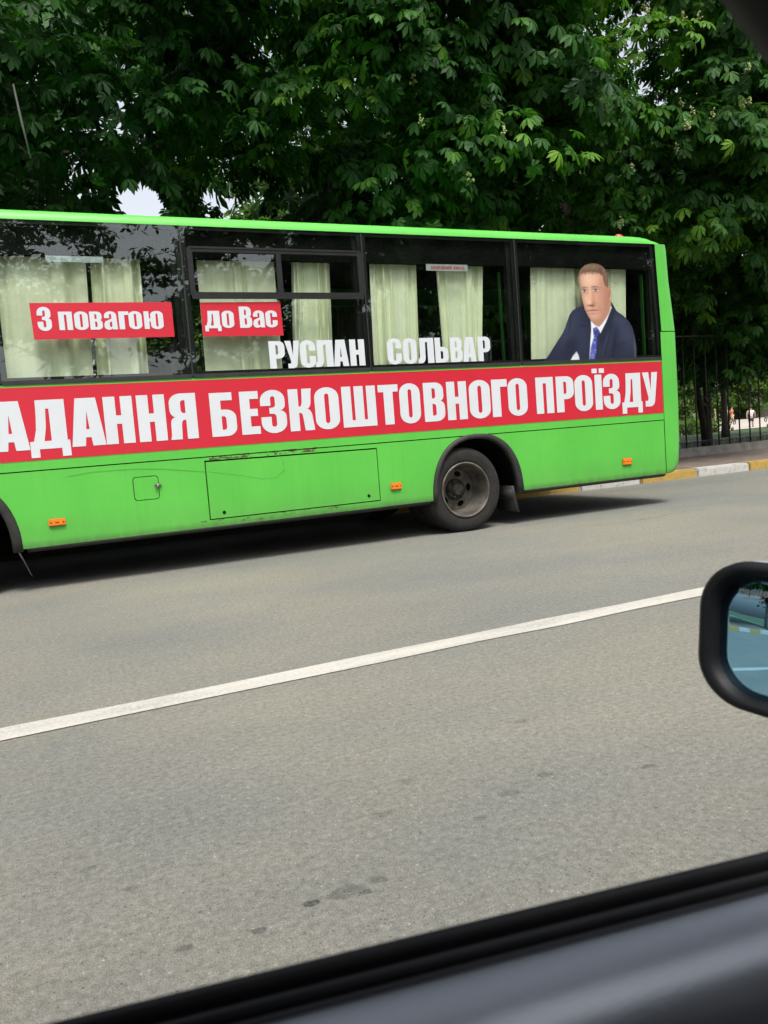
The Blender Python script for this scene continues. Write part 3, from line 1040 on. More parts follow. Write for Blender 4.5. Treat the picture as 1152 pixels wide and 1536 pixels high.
# ------------------------------------------------------------------ lettering
S = .41
HOLE_B = path([(.42, .15), (.5, .15), ('h', .6, .2), (.6, .40), ('v', .5, .46), (.42, .46)], 4)
def cshape():
    return path([(1, .62), (1, .77), ('v', .5, 1.01), ('h', 0, .77), (0, .23), ('v', .5, -.01), ('h', 1, .23), (1, .42), (.59, .42), (.59, .2), ('v', .5, .14), ('h', .41, .2), (.41, .8), ('v', .5, .86), ('h', .59, .8), (.59, .62)])
GLY = {
 'А': ([(0, 0), (.39, 0), (.42, .18), (.58, .18), (.61, 0), (1, 0), (.80, 1), (.20, 1)], [[(.45, .35), (.55, .35), (.5, .74)]]),
 'Д': ([(0, -.17), (.22, -.17), (.22, 0), (.78, 0), (.78, -.17), (1, -.17), (1, .16), (.94, .16), (.94, 1), (.22, 1), (.21, .7), (.18, .4), (.1, .16), (0, .16)], [[(.36, .16), (.54, .16), (.54, .82), (.46, .82), (.43, .45)]]),
 'Н': ([(0, 0), (S, 0), (S, .42), (1 - S, .42), (1 - S, 0), (1, 0), (1, 1), (1 - S, 1), (1 - S, .60), (S, .60), (S, 1), (0, 1)], []),
 'Я': (path([(1, 0), (1, 1), (.45, 1), ('h', .03, .80), (.03, .66), ('v', .24, .49), ('h', .05, .36), (.04, .1), (0, 0), (.41, 0), (.43, .3), ('v', .52, .42), (.6, .42), (.6, 0)]), [path([(.6, .57), (.6, .85), (.52, .85), ('h', .43, .78), (.43, .65), ('v', .52, .57)], 4)]),
 'Б': (path([(0, 0), (.6, 0), ('h', 1, .2), (1, .42), ('v', .6, .61), (.42, .61), (.42, .82), (.88, .82), (.88, 1), (0, 1)]), [HOLE_B]),
 'Е': ([(0, 0), (1, 0), (1, .18), (.52, .18), (.52, .42), (.93, .42), (.93, .59), (.52, .59), (.52, .82), (1, .82), (1, 1), (0, 1)], []),
 'З': (path([(0, .64), (0, .76), ('v', .5, 1.01), ('h', .97, .78), (.97, .66), ('v', .74, .52), ('h', 1, .38), (1, .22), ('v', .5, -.01), ('h', 0, .24), (0, .38), (.40, .38), (.40, .2), ('v', .5, .14), ('h', .6, .2), (.6, .38), ('v', .45, .45), (.34, .45), (.34, .59), (.45, .59), ('h', .58, .66), (.58, .8), ('v', .5, .86), ('h', .40, .8), (.40, .64)]), []),
 'К': (path([(0, 0), (.40, 0), (.40, .43), (.46, .43), ('h', .56, .32), (.6, .1), (.62, 0), (1.02, 0), (1.0, .12), (.96, .3), ('v', .74, .52), ('h', .92, .70), (.94, .9), (.97, 1), (.57, 1), (.55, .74), ('v', .45, .58), (.40, .58), (.40, 1), (0, 1)]), []),
 'О': (path([(1, .23), (1, .77), ('v', .5, 1.01), ('h', 0, .77), (0, .23), ('v', .5, -.01), ('h', 1, .23)]), [path([(.59, .2), (.59, .8), ('v', .5, .86), ('h', .41, .8), (.41, .2), ('v', .5, .14), ('h', .59, .2)], 4)]),
 'Ш': ([(0, 0), (1, 0), (1, 1), (.73, 1), (.73, .17), (.635, .17), (.635, 1), (.365, 1), (.365, .17), (.27, .17), (.27, 1), (0, 1)], []),
 'Т': ([(.27, 0), (.73, 0), (.73, .82), (1, .82), (1, 1), (0, 1), (0, .82), (.27, .82)], []),
 'В': (path([(0, 0), (.6, 0), ('h', 1, .2), (1, .36), ('v', .78, .52), ('h', .96, .66), (.96, .8), ('v', .58, 1), (0, 1)]), [path([(.40, .15), (.48, .15), ('h', .58, .2), (.58, .38), ('v', .48, .45), (.40, .45)], 4), path([(.40, .59), (.47, .59), ('h', .56, .65), (.56, .8), ('v', .47, .85), (.40, .85)], 4)]),
 'Г': ([(0, 0), (.55, 0), (.55, .8), (1, .8), (1, 1), (0, 1)], []),
 'П': ([(0, 0), (S, 0), (S, .83), (1 - S, .83), (1 - S, 0), (1, 0), (1, 1), (0, 1)], []),
 'Р': (path([(0, 0), (.42, 0), (.42, .36), (.6, .36), ('h', 1, .56), (1, .8), ('v', .6, 1), (0, 1)]), [path([(.42, .51), (.5, .51), ('h', .58, .57), (.58, .79), ('v', .5, .85), (.42, .85)], 4)]),
 'У': (path([(0, 1), (.41, 1), (.52, .47), (.61, 1), (1, 1), (.80, .22), ('v', .5, -.01), (.15, -.01), (.15, .16), (.30, .16), ('h', .36, .25)]), []),
 'С': (cshape(), []),
 'Л': (path([(0, 0), (.2, 0), ('h', .46, .24), (.47, .83), (.6, .83), (.6, 0), (1, 0), (1, 1), (.12, 1), (.11, .26), ('v', 0, .17)]), []),
 'Ь': (path([(0, 0), (.6, 0), ('h', 1, .2), (1, .43), ('v', .6, .63), (.42, .63), (.42, 1), (0, 1)]), [HOLE_B]),
 'а': (path([(.03, .63), (.03, .75), ('v', .5, 1.01), ('h', .97, .78), (1, 0), (.62, 0), (.61, .08), ('v', .32, -.015), ('h', 0, .18), (0, .3), (.10, .45), (.58, .60), (.58, .8), ('v', .5, .86), ('h', .41, .8), (.41, .63)]), [path([(.41, .2), ('v', .5, .13), ('h', .60, .2), (.60, .46), (.41, .37)], 4)]),
 'ю': (path([(0, 0), (.26, 0), (.26, .42), (.34, .42), (.34, .2), ('v', .67, -.015), ('h', 1, .2), (1, .8), ('v', .67, 1.015), ('h', .34, .8), (.34, .6), (.26, .6), (.26, 1), (0, 1)]), [path([(.73, .2), (.73, .8), ('v', .67, .87), ('h', .61, .8), (.61, .2), ('v', .67, .13), ('h', .73, .2)], 4)]),
 'И': ([(0, 0), (.36, 0), (.64, .5), (.64, 0), (1, 0), (1, 1), (.64, 1), (.36, .5), (.36, 1), (0, 1)], []),
 'І': ([(.15, 0), (.85, 0), (.85, 1), (.15, 1)], []),
 'Х': ([(0, 0), (.4, 0), (.5, .3), (.6, 0), (1, 0), (.72, .5), (1, 1), (.6, 1), (.5, .7), (.4, 1), (0, 1), (.28, .5)], []),
}
ALIAS = {'п': 'П', 'о': 'О', 'в': 'В', 'г': 'Г', 'д': 'Д', 'с': 'С'}
def glyph(mb, ch, x0, x1, z0, z1, y, t=.0012):
    def f(c):
        return [(x0 + (x1 - x0) * a, z0 + (z1 - z0) * b) for a, b in c]
    if ch in ('Ї', 'Й'):
        if ch == 'Ї':
            for a, b in ((.0, .42), (.58, 1.0)):
                plate(mb, f([(a, 1.045), (b, 1.045), (b, 1.175), (a, 1.175)]), [], y, y + t)
            plate(mb, f([(.20, 0), (.76, 0), (.76, 1), (.20, 1)]), [], y, y + t)
        else:
            plate(mb, f(GLY['И'][0]), [], y, y + t)
            plate(mb, f([(.25, 1.07), (.75, 1.07), (.75, 1.18), (.25, 1.18)]), [], y, y + t)
        return
    o_, h_ = GLY[ALIAS.get(ch, ch)]
    plate(mb, f(o_), [f(h) for h in h_], y, y + t)
def letter(parent, ch, x0, x1, z0, z1, y, mat):
    mb = MB()
    glyph(mb, ch, x0, x1, z0, z1, y)
    return mb.build('letter', mat, parent)

# red banner
m = MB()
m.box((-2.2, YS - .0065, 1.022), (6.838, YS - .0045, 1.588))
banner = m.build('banner', M['red'], bus)
YL = YS - .009
Z0, Z1 = 1.106, 1.485
for ch, a, b in (('А', .078, .337), ('Д', .339, .632), ('А', .644, .903), ('Н', .906, 1.132), ('Н', 1.166, 1.392), ('Я', 1.419, 1.650),
                 ('Б', 1.766, 1.987), ('Е', 2.027, 2.193), ('З', 2.208, 2.440), ('К', 2.468, 2.694), ('О', 2.713, 2.947), ('Ш', 2.979, 3.318),
                 ('Т', 3.346, 3.553), ('О', 3.565, 3.784), ('В', 3.823, 4.050), ('Н', 4.078, 4.301), ('О', 4.330, 4.572), ('Г', 4.593, 4.778),
                 ('О', 4.779, 5.018), ('П', 5.127, 5.346), ('Р', 5.382, 5.609), ('О', 5.621, 5.856), ('Ї', 5.857, 6.023), ('З', 6.001, 6.229),
                 ('Д', 6.253, 6.538), ('У', 6.550, 6.767)):
    z0, z1 = Z0, Z1
    if ch == 'О' and a == 4.779: a += .006
    letter(banner, ch, a, b, z0, z1 - (.010 if a > 1.7 else 0), YL, M['white'])
# small red stickers on the glass
m = MB()
plate(m, [(.446, 2.227), (.453, 1.949), (1.531, 1.952), (1.532, 2.234)], [], YS - .0005, YS + .0015)
st1 = m.build('red_sticker', M['red'], wins[1])
st1['label'] = 'red sticker with three words of white greeting on the left window'
del st1['label']
for ch, a, b, z0, z1 in (('З', .491, .596, 2.015, 2.196), ('п', .645, .749, 2.018, 2.160), ('о', .761, .867, 2.018, 2.160), ('в', .876, .975, 2.018, 2.160),
                         ('а', .984, 1.088, 2.018, 2.160), ('г', 1.099, 1.181, 2.018, 2.160), ('о', 1.176, 1.283, 2.018, 2.160), ('ю', 1.297, 1.454, 2.018, 2.160)):
    letter(st1, ch, a, b - .003, z0, z1, YS - .003, M['white'])
m = MB()
plate(m, [(1.770, 2.231), (1.770, 1.951), (2.480, 1.946), (2.475, 2.236)], [], YS - .0005, YS + .0015)
st2 = m.build('red_sticker', M['red'], wins[2])
for ch, a, b, z0, z1 in (('д', 1.793, 1.932, 2.016, 2.161), ('о', 1.942, 2.047, 2.018, 2.161), ('В', 2.096, 2.205, 2.016, 2.196), ('а', 2.215, 2.318, 2.018, 2.161), ('с', 2.328, 2.434, 2.018, 2.161)):
    letter(st2, ch, a, b, z0, z1, YS - .003, M['white'])
for win, word in ((wins[2], (('Р', 2.334, 2.478), ('У', 2.481, 2.618), ('С', 2.620, 2.765), ('Л', 2.763, 2.935), ('А', 2.937, 3.085), ('Н', 3.101, 3.249))),
                  (wins[3], (('С', 3.482, 3.630), ('О', 3.646, 3.791), ('Л', 3.804, 3.977), ('Ь', 3.990, 4.135), ('В', 4.159, 4.296), ('А', 4.300, 4.451), ('Р', 4.474, 4.618)))):
    for ch, a, b in word:
        letter(win, ch, a, b, 1.662, 1.899, YS + .001, M['white'])
# emergency exit notice inside the glass, and a blank label
m = MB()
m.box((3.965, YS + .016, 2.531), (4.425, YS + .019, 2.592))
ex = m.build('exit_notice', M['greytag'], wins[3])
mb = MB()
x = 4.015
for ch in 'АВАРІЙНИЙ ВИХІД':
    wd = .014 if ch in 'І ' else .023
    if ch != ' ':
        glyph(mb, ch, x, x + wd, 2.546, 2.574, YS + .0145)
    x += wd + .004
mb.build('printed_words', M['redprint'], ex)['kind'] = 'stuff'
m = MB()
m.box((.60, YS + .016, 2.545), (1.03, YS + .019, 2.592))
m.build('blank_label', M['greytag'], wins[1])

# ------------------------------------------------------------------ printed portrait on the last window
def P2W(u, v):
    X = 5.18945223 + 1.38149241e-3 * u - 7.76281263e-5 * v + 5.86305863e-9 * u * v
    Z = 2.71853506 + 3.39729397e-5 * u - 1.03849323e-3 * v - 7.36777368e-8 * u * v
    return X, Z
STEP = 4.0
prn0 = None
U, V = np.meshgrid(np.arange(92, 1006, STEP), np.arange(92, 1052, STEP))
H_, W_ = U.shape
colr = np.zeros((H_, W_, 3))
alpha = np.zeros((H_, W_))
def spline(pts, n=6):
    p = np.array(pts, float)
    out = []
    N = len(p)
    for i in range(N):
        p0, p1, p2, p3 = p[i - 1], p[i], p[(i + 1) % N], p[(i + 2) % N]
        for k in range(n):
            t = k / n
            out.append(.5 * (2 * p1 + (p2 - p0) * t + (2 * p0 - 5 * p1 + 4 * p2 - p3) * t * t + (3 * p1 - p0 - 3 * p2 + p3) * t ** 3))
    return np.array(out)
def mask(pts, smooth=True, soft=6.0):
    p = spline(pts) if smooth else np.array(pts, float)
    ins = np.zeros(U.shape, bool)
    dist = np.full(U.shape, 1e9)
    for i in range(len(p)):
        x0, y0 = p[i - 1]
        x1, y1 = p[i]
        c = ((y0 > V) != (y1 > V))
        with np.errstate(divide='ignore', invalid='ignore'):
            xi = (x1 - x0) * (V - y0) / (y1 - y0 if y1 != y0 else 1e-9) + x0
        ins ^= c & (U < xi)
        dx, dy = x1 - x0, y1 - y0
        L = dx * dx + dy * dy + 1e-9
        t = np.clip(((U - x0) * dx + (V - y0) * dy) / L, 0, 1)
        dist = np.minimum(dist, np.hypot(U - x0 - t * dx, V - y0 - t * dy))
    sd = np.where(ins, dist, -dist)
    return np.clip(.5 + sd / (2 * soft), 0, 1)
def lay(mk, c, a=1.0, opaque=True):
    global colr, alpha
    k = (mk * a)[..., None]
    colr = colr * (1 - k) + np.array(c) * k
    if opaque:
        alpha = np.maximum(alpha, mk)
def gau(cx, cy, sx, sy, ang=0.0):
    c, s = math.cos(ang), math.sin(ang)
    a = (U - cx) * c + (V - cy) * s
    b = -(U - cx) * s + (V - cy) * c
    return np.exp(-.5 * ((a / sx) ** 2 + (b / sy) ** 2))
NAVY = (.015, .019, .041)
suit = mask([(95, 1052), (140, 990), (205, 880), (285, 745), (318, 650), (345, 580), (385, 535), (475, 512), (560, 640), (640, 560), (735, 470), (762, 490), (800, 550), (870, 600), (940, 680), (975, 780), (998, 900), (996, 1000), (985, 1022), (700, 1030), (440, 1042), (300, 1048)], True, 4)
lay(suit, NAVY)
lay(mask([(345, 1042), (375, 985), (408, 942), (430, 985), (438, 1040)], False, 4), (.74, .76, .78))
lay(suit * gau(330, 720, 45, 150, .35), (.045, .055, .10), .55, False)
lay(suit * gau(900, 790, 55, 90, -.3), (.045, .055, .10), .6, False)
lay(suit * gau(820, 640, 60, 40, .6), (.05, .058, .11), .5, False)
lay(suit * gau(690, 820, 40, 120, .15), (.036, .044, .085), .5, False)
lay(suit * gau(445, 820, 55, 130, 0), (.034, .042, .08), .5, False)
lay(suit * gau(350, 900, 70, 40, -.9), (.010, .013, .03), .8, False)
lay(suit * gau(770, 900, 12, 110, .12), (.008, .010, .022), .8, False)
lay(suit * gau(815, 880, 60, 6, -.6), (.009, .011, .024), .7, False)
lay(suit * gau(890, 860, 50, 5, -.5), (.009, .011, .024), .55, False)
lay(suit * gau(352, 660, 5, 90, .15), (.008, .010, .022), .7, False)
lay(suit * gau(980, 930, 6, 80, -.05), (.12, .12, .14), .5, False)
lay(mask([(735, 468), (765, 490), (782, 545), (740, 690), (690, 800), (650, 900), (625, 760), (690, 640), (722, 540)], True, 5), (.012, .016, .034), .9, False)
lay(mask([(468, 515), (500, 560), (545, 650), (548, 760), (530, 700), (490, 610)], True, 5), (.012, .016, .034), .8, False)
lay(gau(470, 692, 22, 6, -.1) * suit, (.006, .007, .015), .9, False)
lay(mask([(742, 690), (752, 700), (690, 960), (668, 985)], False, 3), (.008, .010, .02), .7, False)
# shirt and tie
lay(mask([(545, 645), (570, 665), (610, 690), (680, 600), (735, 490), (745, 520), (690, 660), (636, 765), (612, 720), (585, 740), (575, 850), (548, 1000), (530, 1034), (540, 850), (548, 740)], False, 4), (.72, .74, .78))
lay(gau(600, 705, 14, 22, .3) * mask([(545, 645), (735, 480), (740, 540), (640, 760), (545, 900)], False, 4), (.38, .38, .42), .45, False)
tie = mask([(562, 722), (598, 704), (632, 752), (604, 800), (600, 900), (582, 1032), (530, 1034), (545, 900), (572, 800)], False, 4)
lay(tie, (.055, .070, .33))
lay(tie * gau(595, 760, 20, 30), (.02, .025, .10), .7, False)
lay(tie * gau(560, 980, 14, 60), (.12, .14, .45), .6, False)
prn = np.random.default_rng(3)
for k in range(26):
    yy = prn.uniform(720, 1030)
    lay(tie * gau(565 + prn.uniform(-30, 40) + (760 - yy) * .06, yy, 4, 4), (.30, .33, .60), .8, False)
# neck, face, ear
SK = (.56, .315, .21)
lay(mask([(560, 600), (600, 690), (640, 690), (725, 560), (735, 440), (650, 430)], True, 4), (.40, .205, .135))
lay(mask([(706, 330), (722, 318), (740, 332), (738, 400), (726, 446), (708, 452)], True, 4), (.50, .22, .15))
lay(gau(722, 390, 7, 35, .05), (.27, .08, .05), .8, False)
face = mask([(432, 262), (440, 200), (478, 170), (560, 150), (640, 170), (690, 240), (712, 320), (716, 420), (712, 510), (690, 580), (650, 645), (600, 690), (566, 668), (522, 605), (486, 530), (462, 450), (446, 360)], True, 4)
lay(face, SK)
din = np.zeros(U.shape)
for q_ in range(14):
    din += mask([(432 + (575 - 432) * q_ / 22, 262), (440 + 130 * q_ / 22, 200), (478 + 90 * q_ / 22, 170 + 60 * q_ / 22), (560, 150 + 90 * q_ / 22), (640 - 60 * q_ / 22, 170 + 60 * q_ / 22), (690 - 110 * q_ / 22, 240), (712 - 130 * q_ / 22, 320), (716 - 140 * q_ / 22, 420), (712 - 135 * q_ / 22, 510), (690 - 110 * q_ / 22, 580), (650 - 75 * q_ / 22, 645 - 60 * q_ / 22), (600 - 20 * q_ / 22, 690 - 110 * q_ / 22), (566, 668 - 90 * q_ / 22), (522 + 50 * q_ / 22, 605 - 50 * q_ / 22), (486 + 85 * q_ / 22, 530), (462 + 110 * q_ / 22, 450), (446 + 125 * q_ / 22, 360)], True, 5) / 14
colr = colr * (1 - face[..., None]) + face[..., None] * colr * (np.array([.66, .60, .58]) + np.array([.36, .40, .42]) * np.clip(din * 1.25, 0, 1)[..., None])
lay(face * gau(700, 430, 45, 130, .05), (.36, .165, .11), .75, False)
lay(face * gau(640, 610, 50, 60, .5), (.40, .19, .13), .55, False)
lay(face * gau(520, 250, 60, 55), (.80, .545, .40), .55, False)
lay(face * gau(505, 450, 25, 60, -.2), (.78, .51, .37), .5, False)
lay(face * gau(590, 600, 28, 22), (.70, .42, .29), .5, False)
lay(face * gau(655, 300, 26, 70, -.1), (.42, .21, .14), .55, False)
lay(face * gau(585, 665, 40, 20, -.4), (.34, .17, .12), .6, False)
lay(face * gau(470, 480, 10, 60, -.25), (.48, .26, .18), .5, False)
# nose
lay(face * gau(536, 420, 10, 60, .0), (.72, .45, .32), .35, False)
lay(face * gau(568, 435, 10, 55, .0), (.36, .18, .12), .45, False)
lay(face * gau(573, 484, 15, 15), (.30, .13, .085), .65, False)
lay(face * gau(543, 501, 24, 8, .1), (.13, .045, .03), .95, False)
lay(face * gau(562, 499, 8, 5), (.10, .035, .025), .8, False)
lay(face * gau(530, 472, 9, 10), (.80, .53, .40), .6, False)
# eyes and brows
for ex_, ey_, w_ in ((482, 361, 25), (589, 354, 29)):
    lay(face * gau(ex_, ey_ - 5, w_ * 1.0, 14), (.36, .185, .12), .40, False)
    lay(face * gau(ex_, ey_ + 19, w_ * .8, 5), (.42, .22, .15), .45, False)
    lay(mask([(ex_ - w_, ey_ + 2), (ex_ - w_ * .3, ey_ - 8), (ex_ + w_ * .5, ey_ - 8), (ex_ + w_, ey_ + 2), (ex_ + w_ * .3, ey_ + 10), (ex_ - w_ * .5, ey_ + 9)], True, 3), (.60, .53, .49), 1, False)
    lay(gau(ex_ + 1, ey_, 8.0, 9), (.010, .008, .007), 1.0, False)
    lay(face * gau(ex_, ey_ - 10, w_ * .85, 3.4, .04), (.025, .013, .010), .95, False)
    lay(face * gau(ex_, ey_ + 11, w_ * .7, 2.2, .0), (.22, .10, .07), .5, False)
lay(face * gau(468, 331, 19, 5.5, -.20), (.15, .08, .05), .85, False)
lay(face * gau(494, 328, 15, 5.0, .04), (.19, .10, .065), .7, False)
lay(face * gau(572, 321, 20, 6.0, -.12), (.14, .07, .045), .85, False)
lay(face * gau(607, 322, 20, 5.0, .22), (.17, .09, .055), .75, False)
lay(face * gau(660, 390, 26, 80, -.05), (.42, .19, .13), .55, False)
lay(face * gau(450, 330, 8, 60, -.1), (.42, .22, .15), .6, False)
lay(face * gau(534, 352, 6, 24), (.76, .50, .365), .6, False)
lay(face * gau(510, 375, 9, 22, .3), (.46, .25, .17), .45, False)
lay(face * gau(640, 400, 20, 55, -.1), (.52, .27, .19), .5, False)
# mouth
lay(face * gau(560, 540, 36, 5, -.04), (.42, .15, .12), .85, False)
lay(face * gau(562, 548, 44, 3.8, -.07), (.13, .045, .04), 1.0, False)
lay(face * gau(565, 561, 30, 7, -.03), (.60, .27, .22), .85, False)
lay(face * gau(567, 578, 26, 6, -.02), (.34, .165, .115), .7, False)
lay(face * gau(613, 542, 4, 5), (.30, .13, .09), .5, False)
lay(face * gau(514, 549, 5, 7), (.32, .14, .10), .6, False)
lay(face * gau(628, 520, 7, 34, -.45), (.36, .17, .12), .5, False)
lay(face * gau(504, 515, 6, 26, .35), (.46, .24, .17), .4, False)
lay(face * gau(590, 640, 50, 34, -.3), (.38, .20, .15), .35, False)
grain = np.random.default_rng(8).normal(1.0, .035, U.shape)[..., None]
colr *= grain
# hair
hair = mask([(420, 268), (424, 215), (440, 160), (480, 116), (530, 98), (585, 96), (640, 112), (684, 155), (706, 210), (716, 290), (713, 330), (700, 322), (686, 300), (668, 265), (655, 215), (625, 190), (570, 178), (510, 180), (460, 188), (441, 220), (434, 280)], True, 5)
lay(hair, (.115, .068, .040))
lay(hair * gau(540, 128, 75, 18), (.24, .155, .095), .6, False)
lay(hair * gau(690, 240, 16, 70, -.2), (.22, .125, .08), .6, False)
for k in range(60):
    xx = prn.uniform(455, 650)
    lay(gau(xx, 183 + prn.uniform(-6, 8) + .0012 * (xx - 550) ** 2, 2.4, 9, .2) * np.maximum(face, hair), (.13, .075, .045), .5, False)
for k in range(40):
    yy = prn.uniform(200, 320)
    lay(gau(662 + (yy - 200) * .22 + prn.uniform(-6, 6), yy, 2.4, 8, .1) * np.maximum(face, hair), (.14, .08, .05), .4, False)
lay(hair * gau(430, 240, 8, 40), (.36, .24, .16), .6, False)
for k in range(70):
    xx = prn.uniform(440, 690)
    lay(hair * gau(xx, 115 + .0009 * (xx - 550) ** 2 + prn.uniform(0, 60), 2.6, 16, .25), (.08, .045, .025) if k % 2 else (.32, .21, .13), .35, False)
keep = alpha > .5
vid = -np.ones(U.shape, int)
use = np.zeros(U.shape, bool)
quads = []
for j in range(H_ - 1):
    for i in range(W_ - 1):
        if keep[j, i] and keep[j + 1, i] and keep[j, i + 1] and keep[j + 1, i + 1]:
            quads.append(((j, i), (j + 1, i), (j + 1, i + 1), (j, i + 1)))
vl, cl = [], []
def vget(q):
    j, i = q
    if vid[j, i] < 0:
        vid[j, i] = len(vl)
        X, Z = P2W(U[j, i], V[j, i])
        vl.append((X, YS + .0015, Z))
        cl.append(colr[j, i])
    return vid[j, i]
qf = [tuple(int(vget(c)) for c in q) for q in quads]
me = bpy.data.meshes.new('portrait_sticker')
me.from_pydata(vl, [], qf)
ca = me.color_attributes.new('print', 'FLOAT_COLOR', 'POINT')
ca.data.foreach_set('color', np.concatenate([np.array(cl), np.ones((len(cl), 1))], 1).astype(np.float32).ravel())
t = NT('printed_portrait')
at = t.new('ShaderNodeAttribute')
at.attribute_name = 'print'
t.color(t.mix(1.0, at.outputs['Color'], (1.0, 1.0, 1.0), 'MULTIPLY'))
t.set(Roughness=.35)
me.materials.append(t.m)
po = link(bpy.data.objects.new('portrait_sticker', me), wins[4])
po['label'] = 'printed cutout of a short haired man in navy suit and blue tie'

# ------------------------------------------------------------------ fence along the park
fence = empty('fence', (0, 12.55, 0))
tag(fence, 'dark wrought iron fence with scrolls on a low concrete plinth', 'fence')
MB().box((-16, -.11, 0), (30, .11, .285)).build('plinth', M['plinth'], fence)
bar_me = MB().tube([(0, 0, .2), (0, 0, 2.7)], .016, 6).mesh('bar')
bar_me.materials.append(M['iron'])
def spiral(mb, cx, cz, r0, turns, a0, sgn, th=.009, n=16, y=0.0):
    pts = []
    for k in range(n + 1):
        t_ = k / n
        rr = r0 * (1 - .72 * t_)
        a = a0 + sgn * turns * 2 * PI * t_
        pts.append((cx + rr * math.cos(a), y, cz + rr * math.sin(a)))
    mb.tube(pts, th, 5)
    return pts[0]
orn = MB()
for s in (-1, 1):
    orn.tube([(s * .006, -.014, .60), (s * .02, -.014, .68), (s * .075, -.014, .76), (s * .14, -.014, .775)], .010, 5)
    spiral(orn, s * .135, .725, .052, 1.15, PI / 2, -s, .009, y=-.014)
    spiral(orn, s * .075, .60, .045, 1.2, PI / 2 + s * PI / 2, s, .009, y=-.014)
    spiral(orn, s * .055, .60, .03, .5, -PI / 2, s, .009, y=-.014)
orn_me = orn.mesh('scroll_ornament')
orn_me.materials.append(M['iron'])
low = MB()
spiral(low, .06, .36, .052, 1.3, PI / 2, 1, .007)
spiral(low, .22, .36, .052, 1.3, PI / 2, -1, .007)
low.tube([(.06, 0, .412), (.14, 0, .37), (.22, 0, .412)], .007, 5)
low_me = low.mesh('small_scroll')
low_me.materials.append(M['iron'])
for k in range(-92, 55):
    o = bpy.data.objects.new('bar', bar_me)
    o.location = (12.88 + .305 * k, 0, 0)
    link(o, fence)
    if -14 <= k <= 40:
        o = bpy.data.objects.new('small_scroll', low_me)
        o.location = (12.88 + .305 * k, 0, 0)
        link(o, fence)
    if k % 4 == 0 and k >= -16:
        o = bpy.data.objects.new('scroll_ornament', orn_me)
        o.location = (12.88 + .305 * k, 0, 0)
        link(o, fence)
    if k % 4 == 2 and k >= -16:
        o = bpy.data.objects.new('scroll_ornament', orn_me)
        o.location = (12.88 + .305 * k, 0, .55)
        link(o, fence)
MB().box((-16, -.014, 2.52), (30, .014, 2.55)).build('top_rail', M['iron'], fence)
MB().box((-16, -.012, .40), (30, .012, .418)).build('bottom_rail', M['iron'], fence)

# ------------------------------------------------------------------ trees
def leaf_template(n=7, seed=0, droop=.5):
    """palmate compound leaf, petiole at origin, leaflets fanning around +Y, unit length; 4 tris per leaflet"""
    r_ = random.Random(seed)
    vs, fs = [], []
    for k in range(n):
        a = (k / (n - 1) - .5) * R(235) + r_.uniform(-.08, .08)
        L = 1.0 - .42 * abs(k / (n - 1) - .5) * 2 + r_.uniform(-.06, .06)
        w = .19 * L + .02
        dz = -droop * r_.uniform(.8, 1.25)
        def P(s, t_, lift):
            x, y = t_, s * L
            z = dz * (s ** 1.6) * L + lift
            ca_, sa_ = math.cos(-a), math.sin(-a)
            return (x * ca_ - y * sa_, x * sa_ + y * ca_, z)
        b = len(vs)
        vs += [P(0, 0, 0), P(.45, -w * .62, .035), P(.74, -w, .04), P(1, 0, 0), P(.74, w, .04), P(.45, w * .62, .035), P(.6, 0, -.01)]
        fs += [(b, b + 6, b + 1), (b + 1, b + 6, b + 2), (b + 2, b + 6, b + 3), (b, b + 5, b + 6), (b + 5, b + 4, b + 6), (b + 4, b + 3, b + 6)]
    return np.array(vs, np.float32), np.array(fs, np.int32)
LEAF = [leaf_template(7, s, d) for s, d in ((1, .35), (2, .55), (3, .8), (4, .5))]
def card_template(seed):
    """a small spray of eleven plain leaves for trees far off"""
    r_ = random.Random(seed)
    vs, fs = [], []
    for k in range(11):
        c = Vector((r_.gauss(0, .5), r_.gauss(0, .5), r_.gauss(0, .35)))
        a = Vector((r_.gauss(0, 1), r_.gauss(0, 1), r_.gauss(0, .6))).normalized()
        b_ = a.cross(Vector((r_.gauss(0, .5), r_.gauss(0, .5), 1))).normalized()
        l, w = r_.uniform(.28, .45), r_.uniform(.12, .2)
        b = len(vs)
        vs += [c - a * l, c + b_ * w, c + a * l, c - b_ * w]
        fs += [(b, b + 1, b + 2), (b, b + 2, b + 3)]
    return np.array([tuple(v) for v in vs], np.float32), np.array(fs, np.int32)
CARD = [card_template(s) for s in range(4)]

def frames(nrm, fwd):
    z = nrm / np.linalg.norm(nrm, axis=1, keepdims=True)
    y = fwd - (fwd * z).sum(1, keepdims=True) * z
    y /= np.linalg.norm(y, axis=1, keepdims=True) + 1e-9
    x = np.cross(y, z)
    return np.stack([x, y, z], 2)        # columns

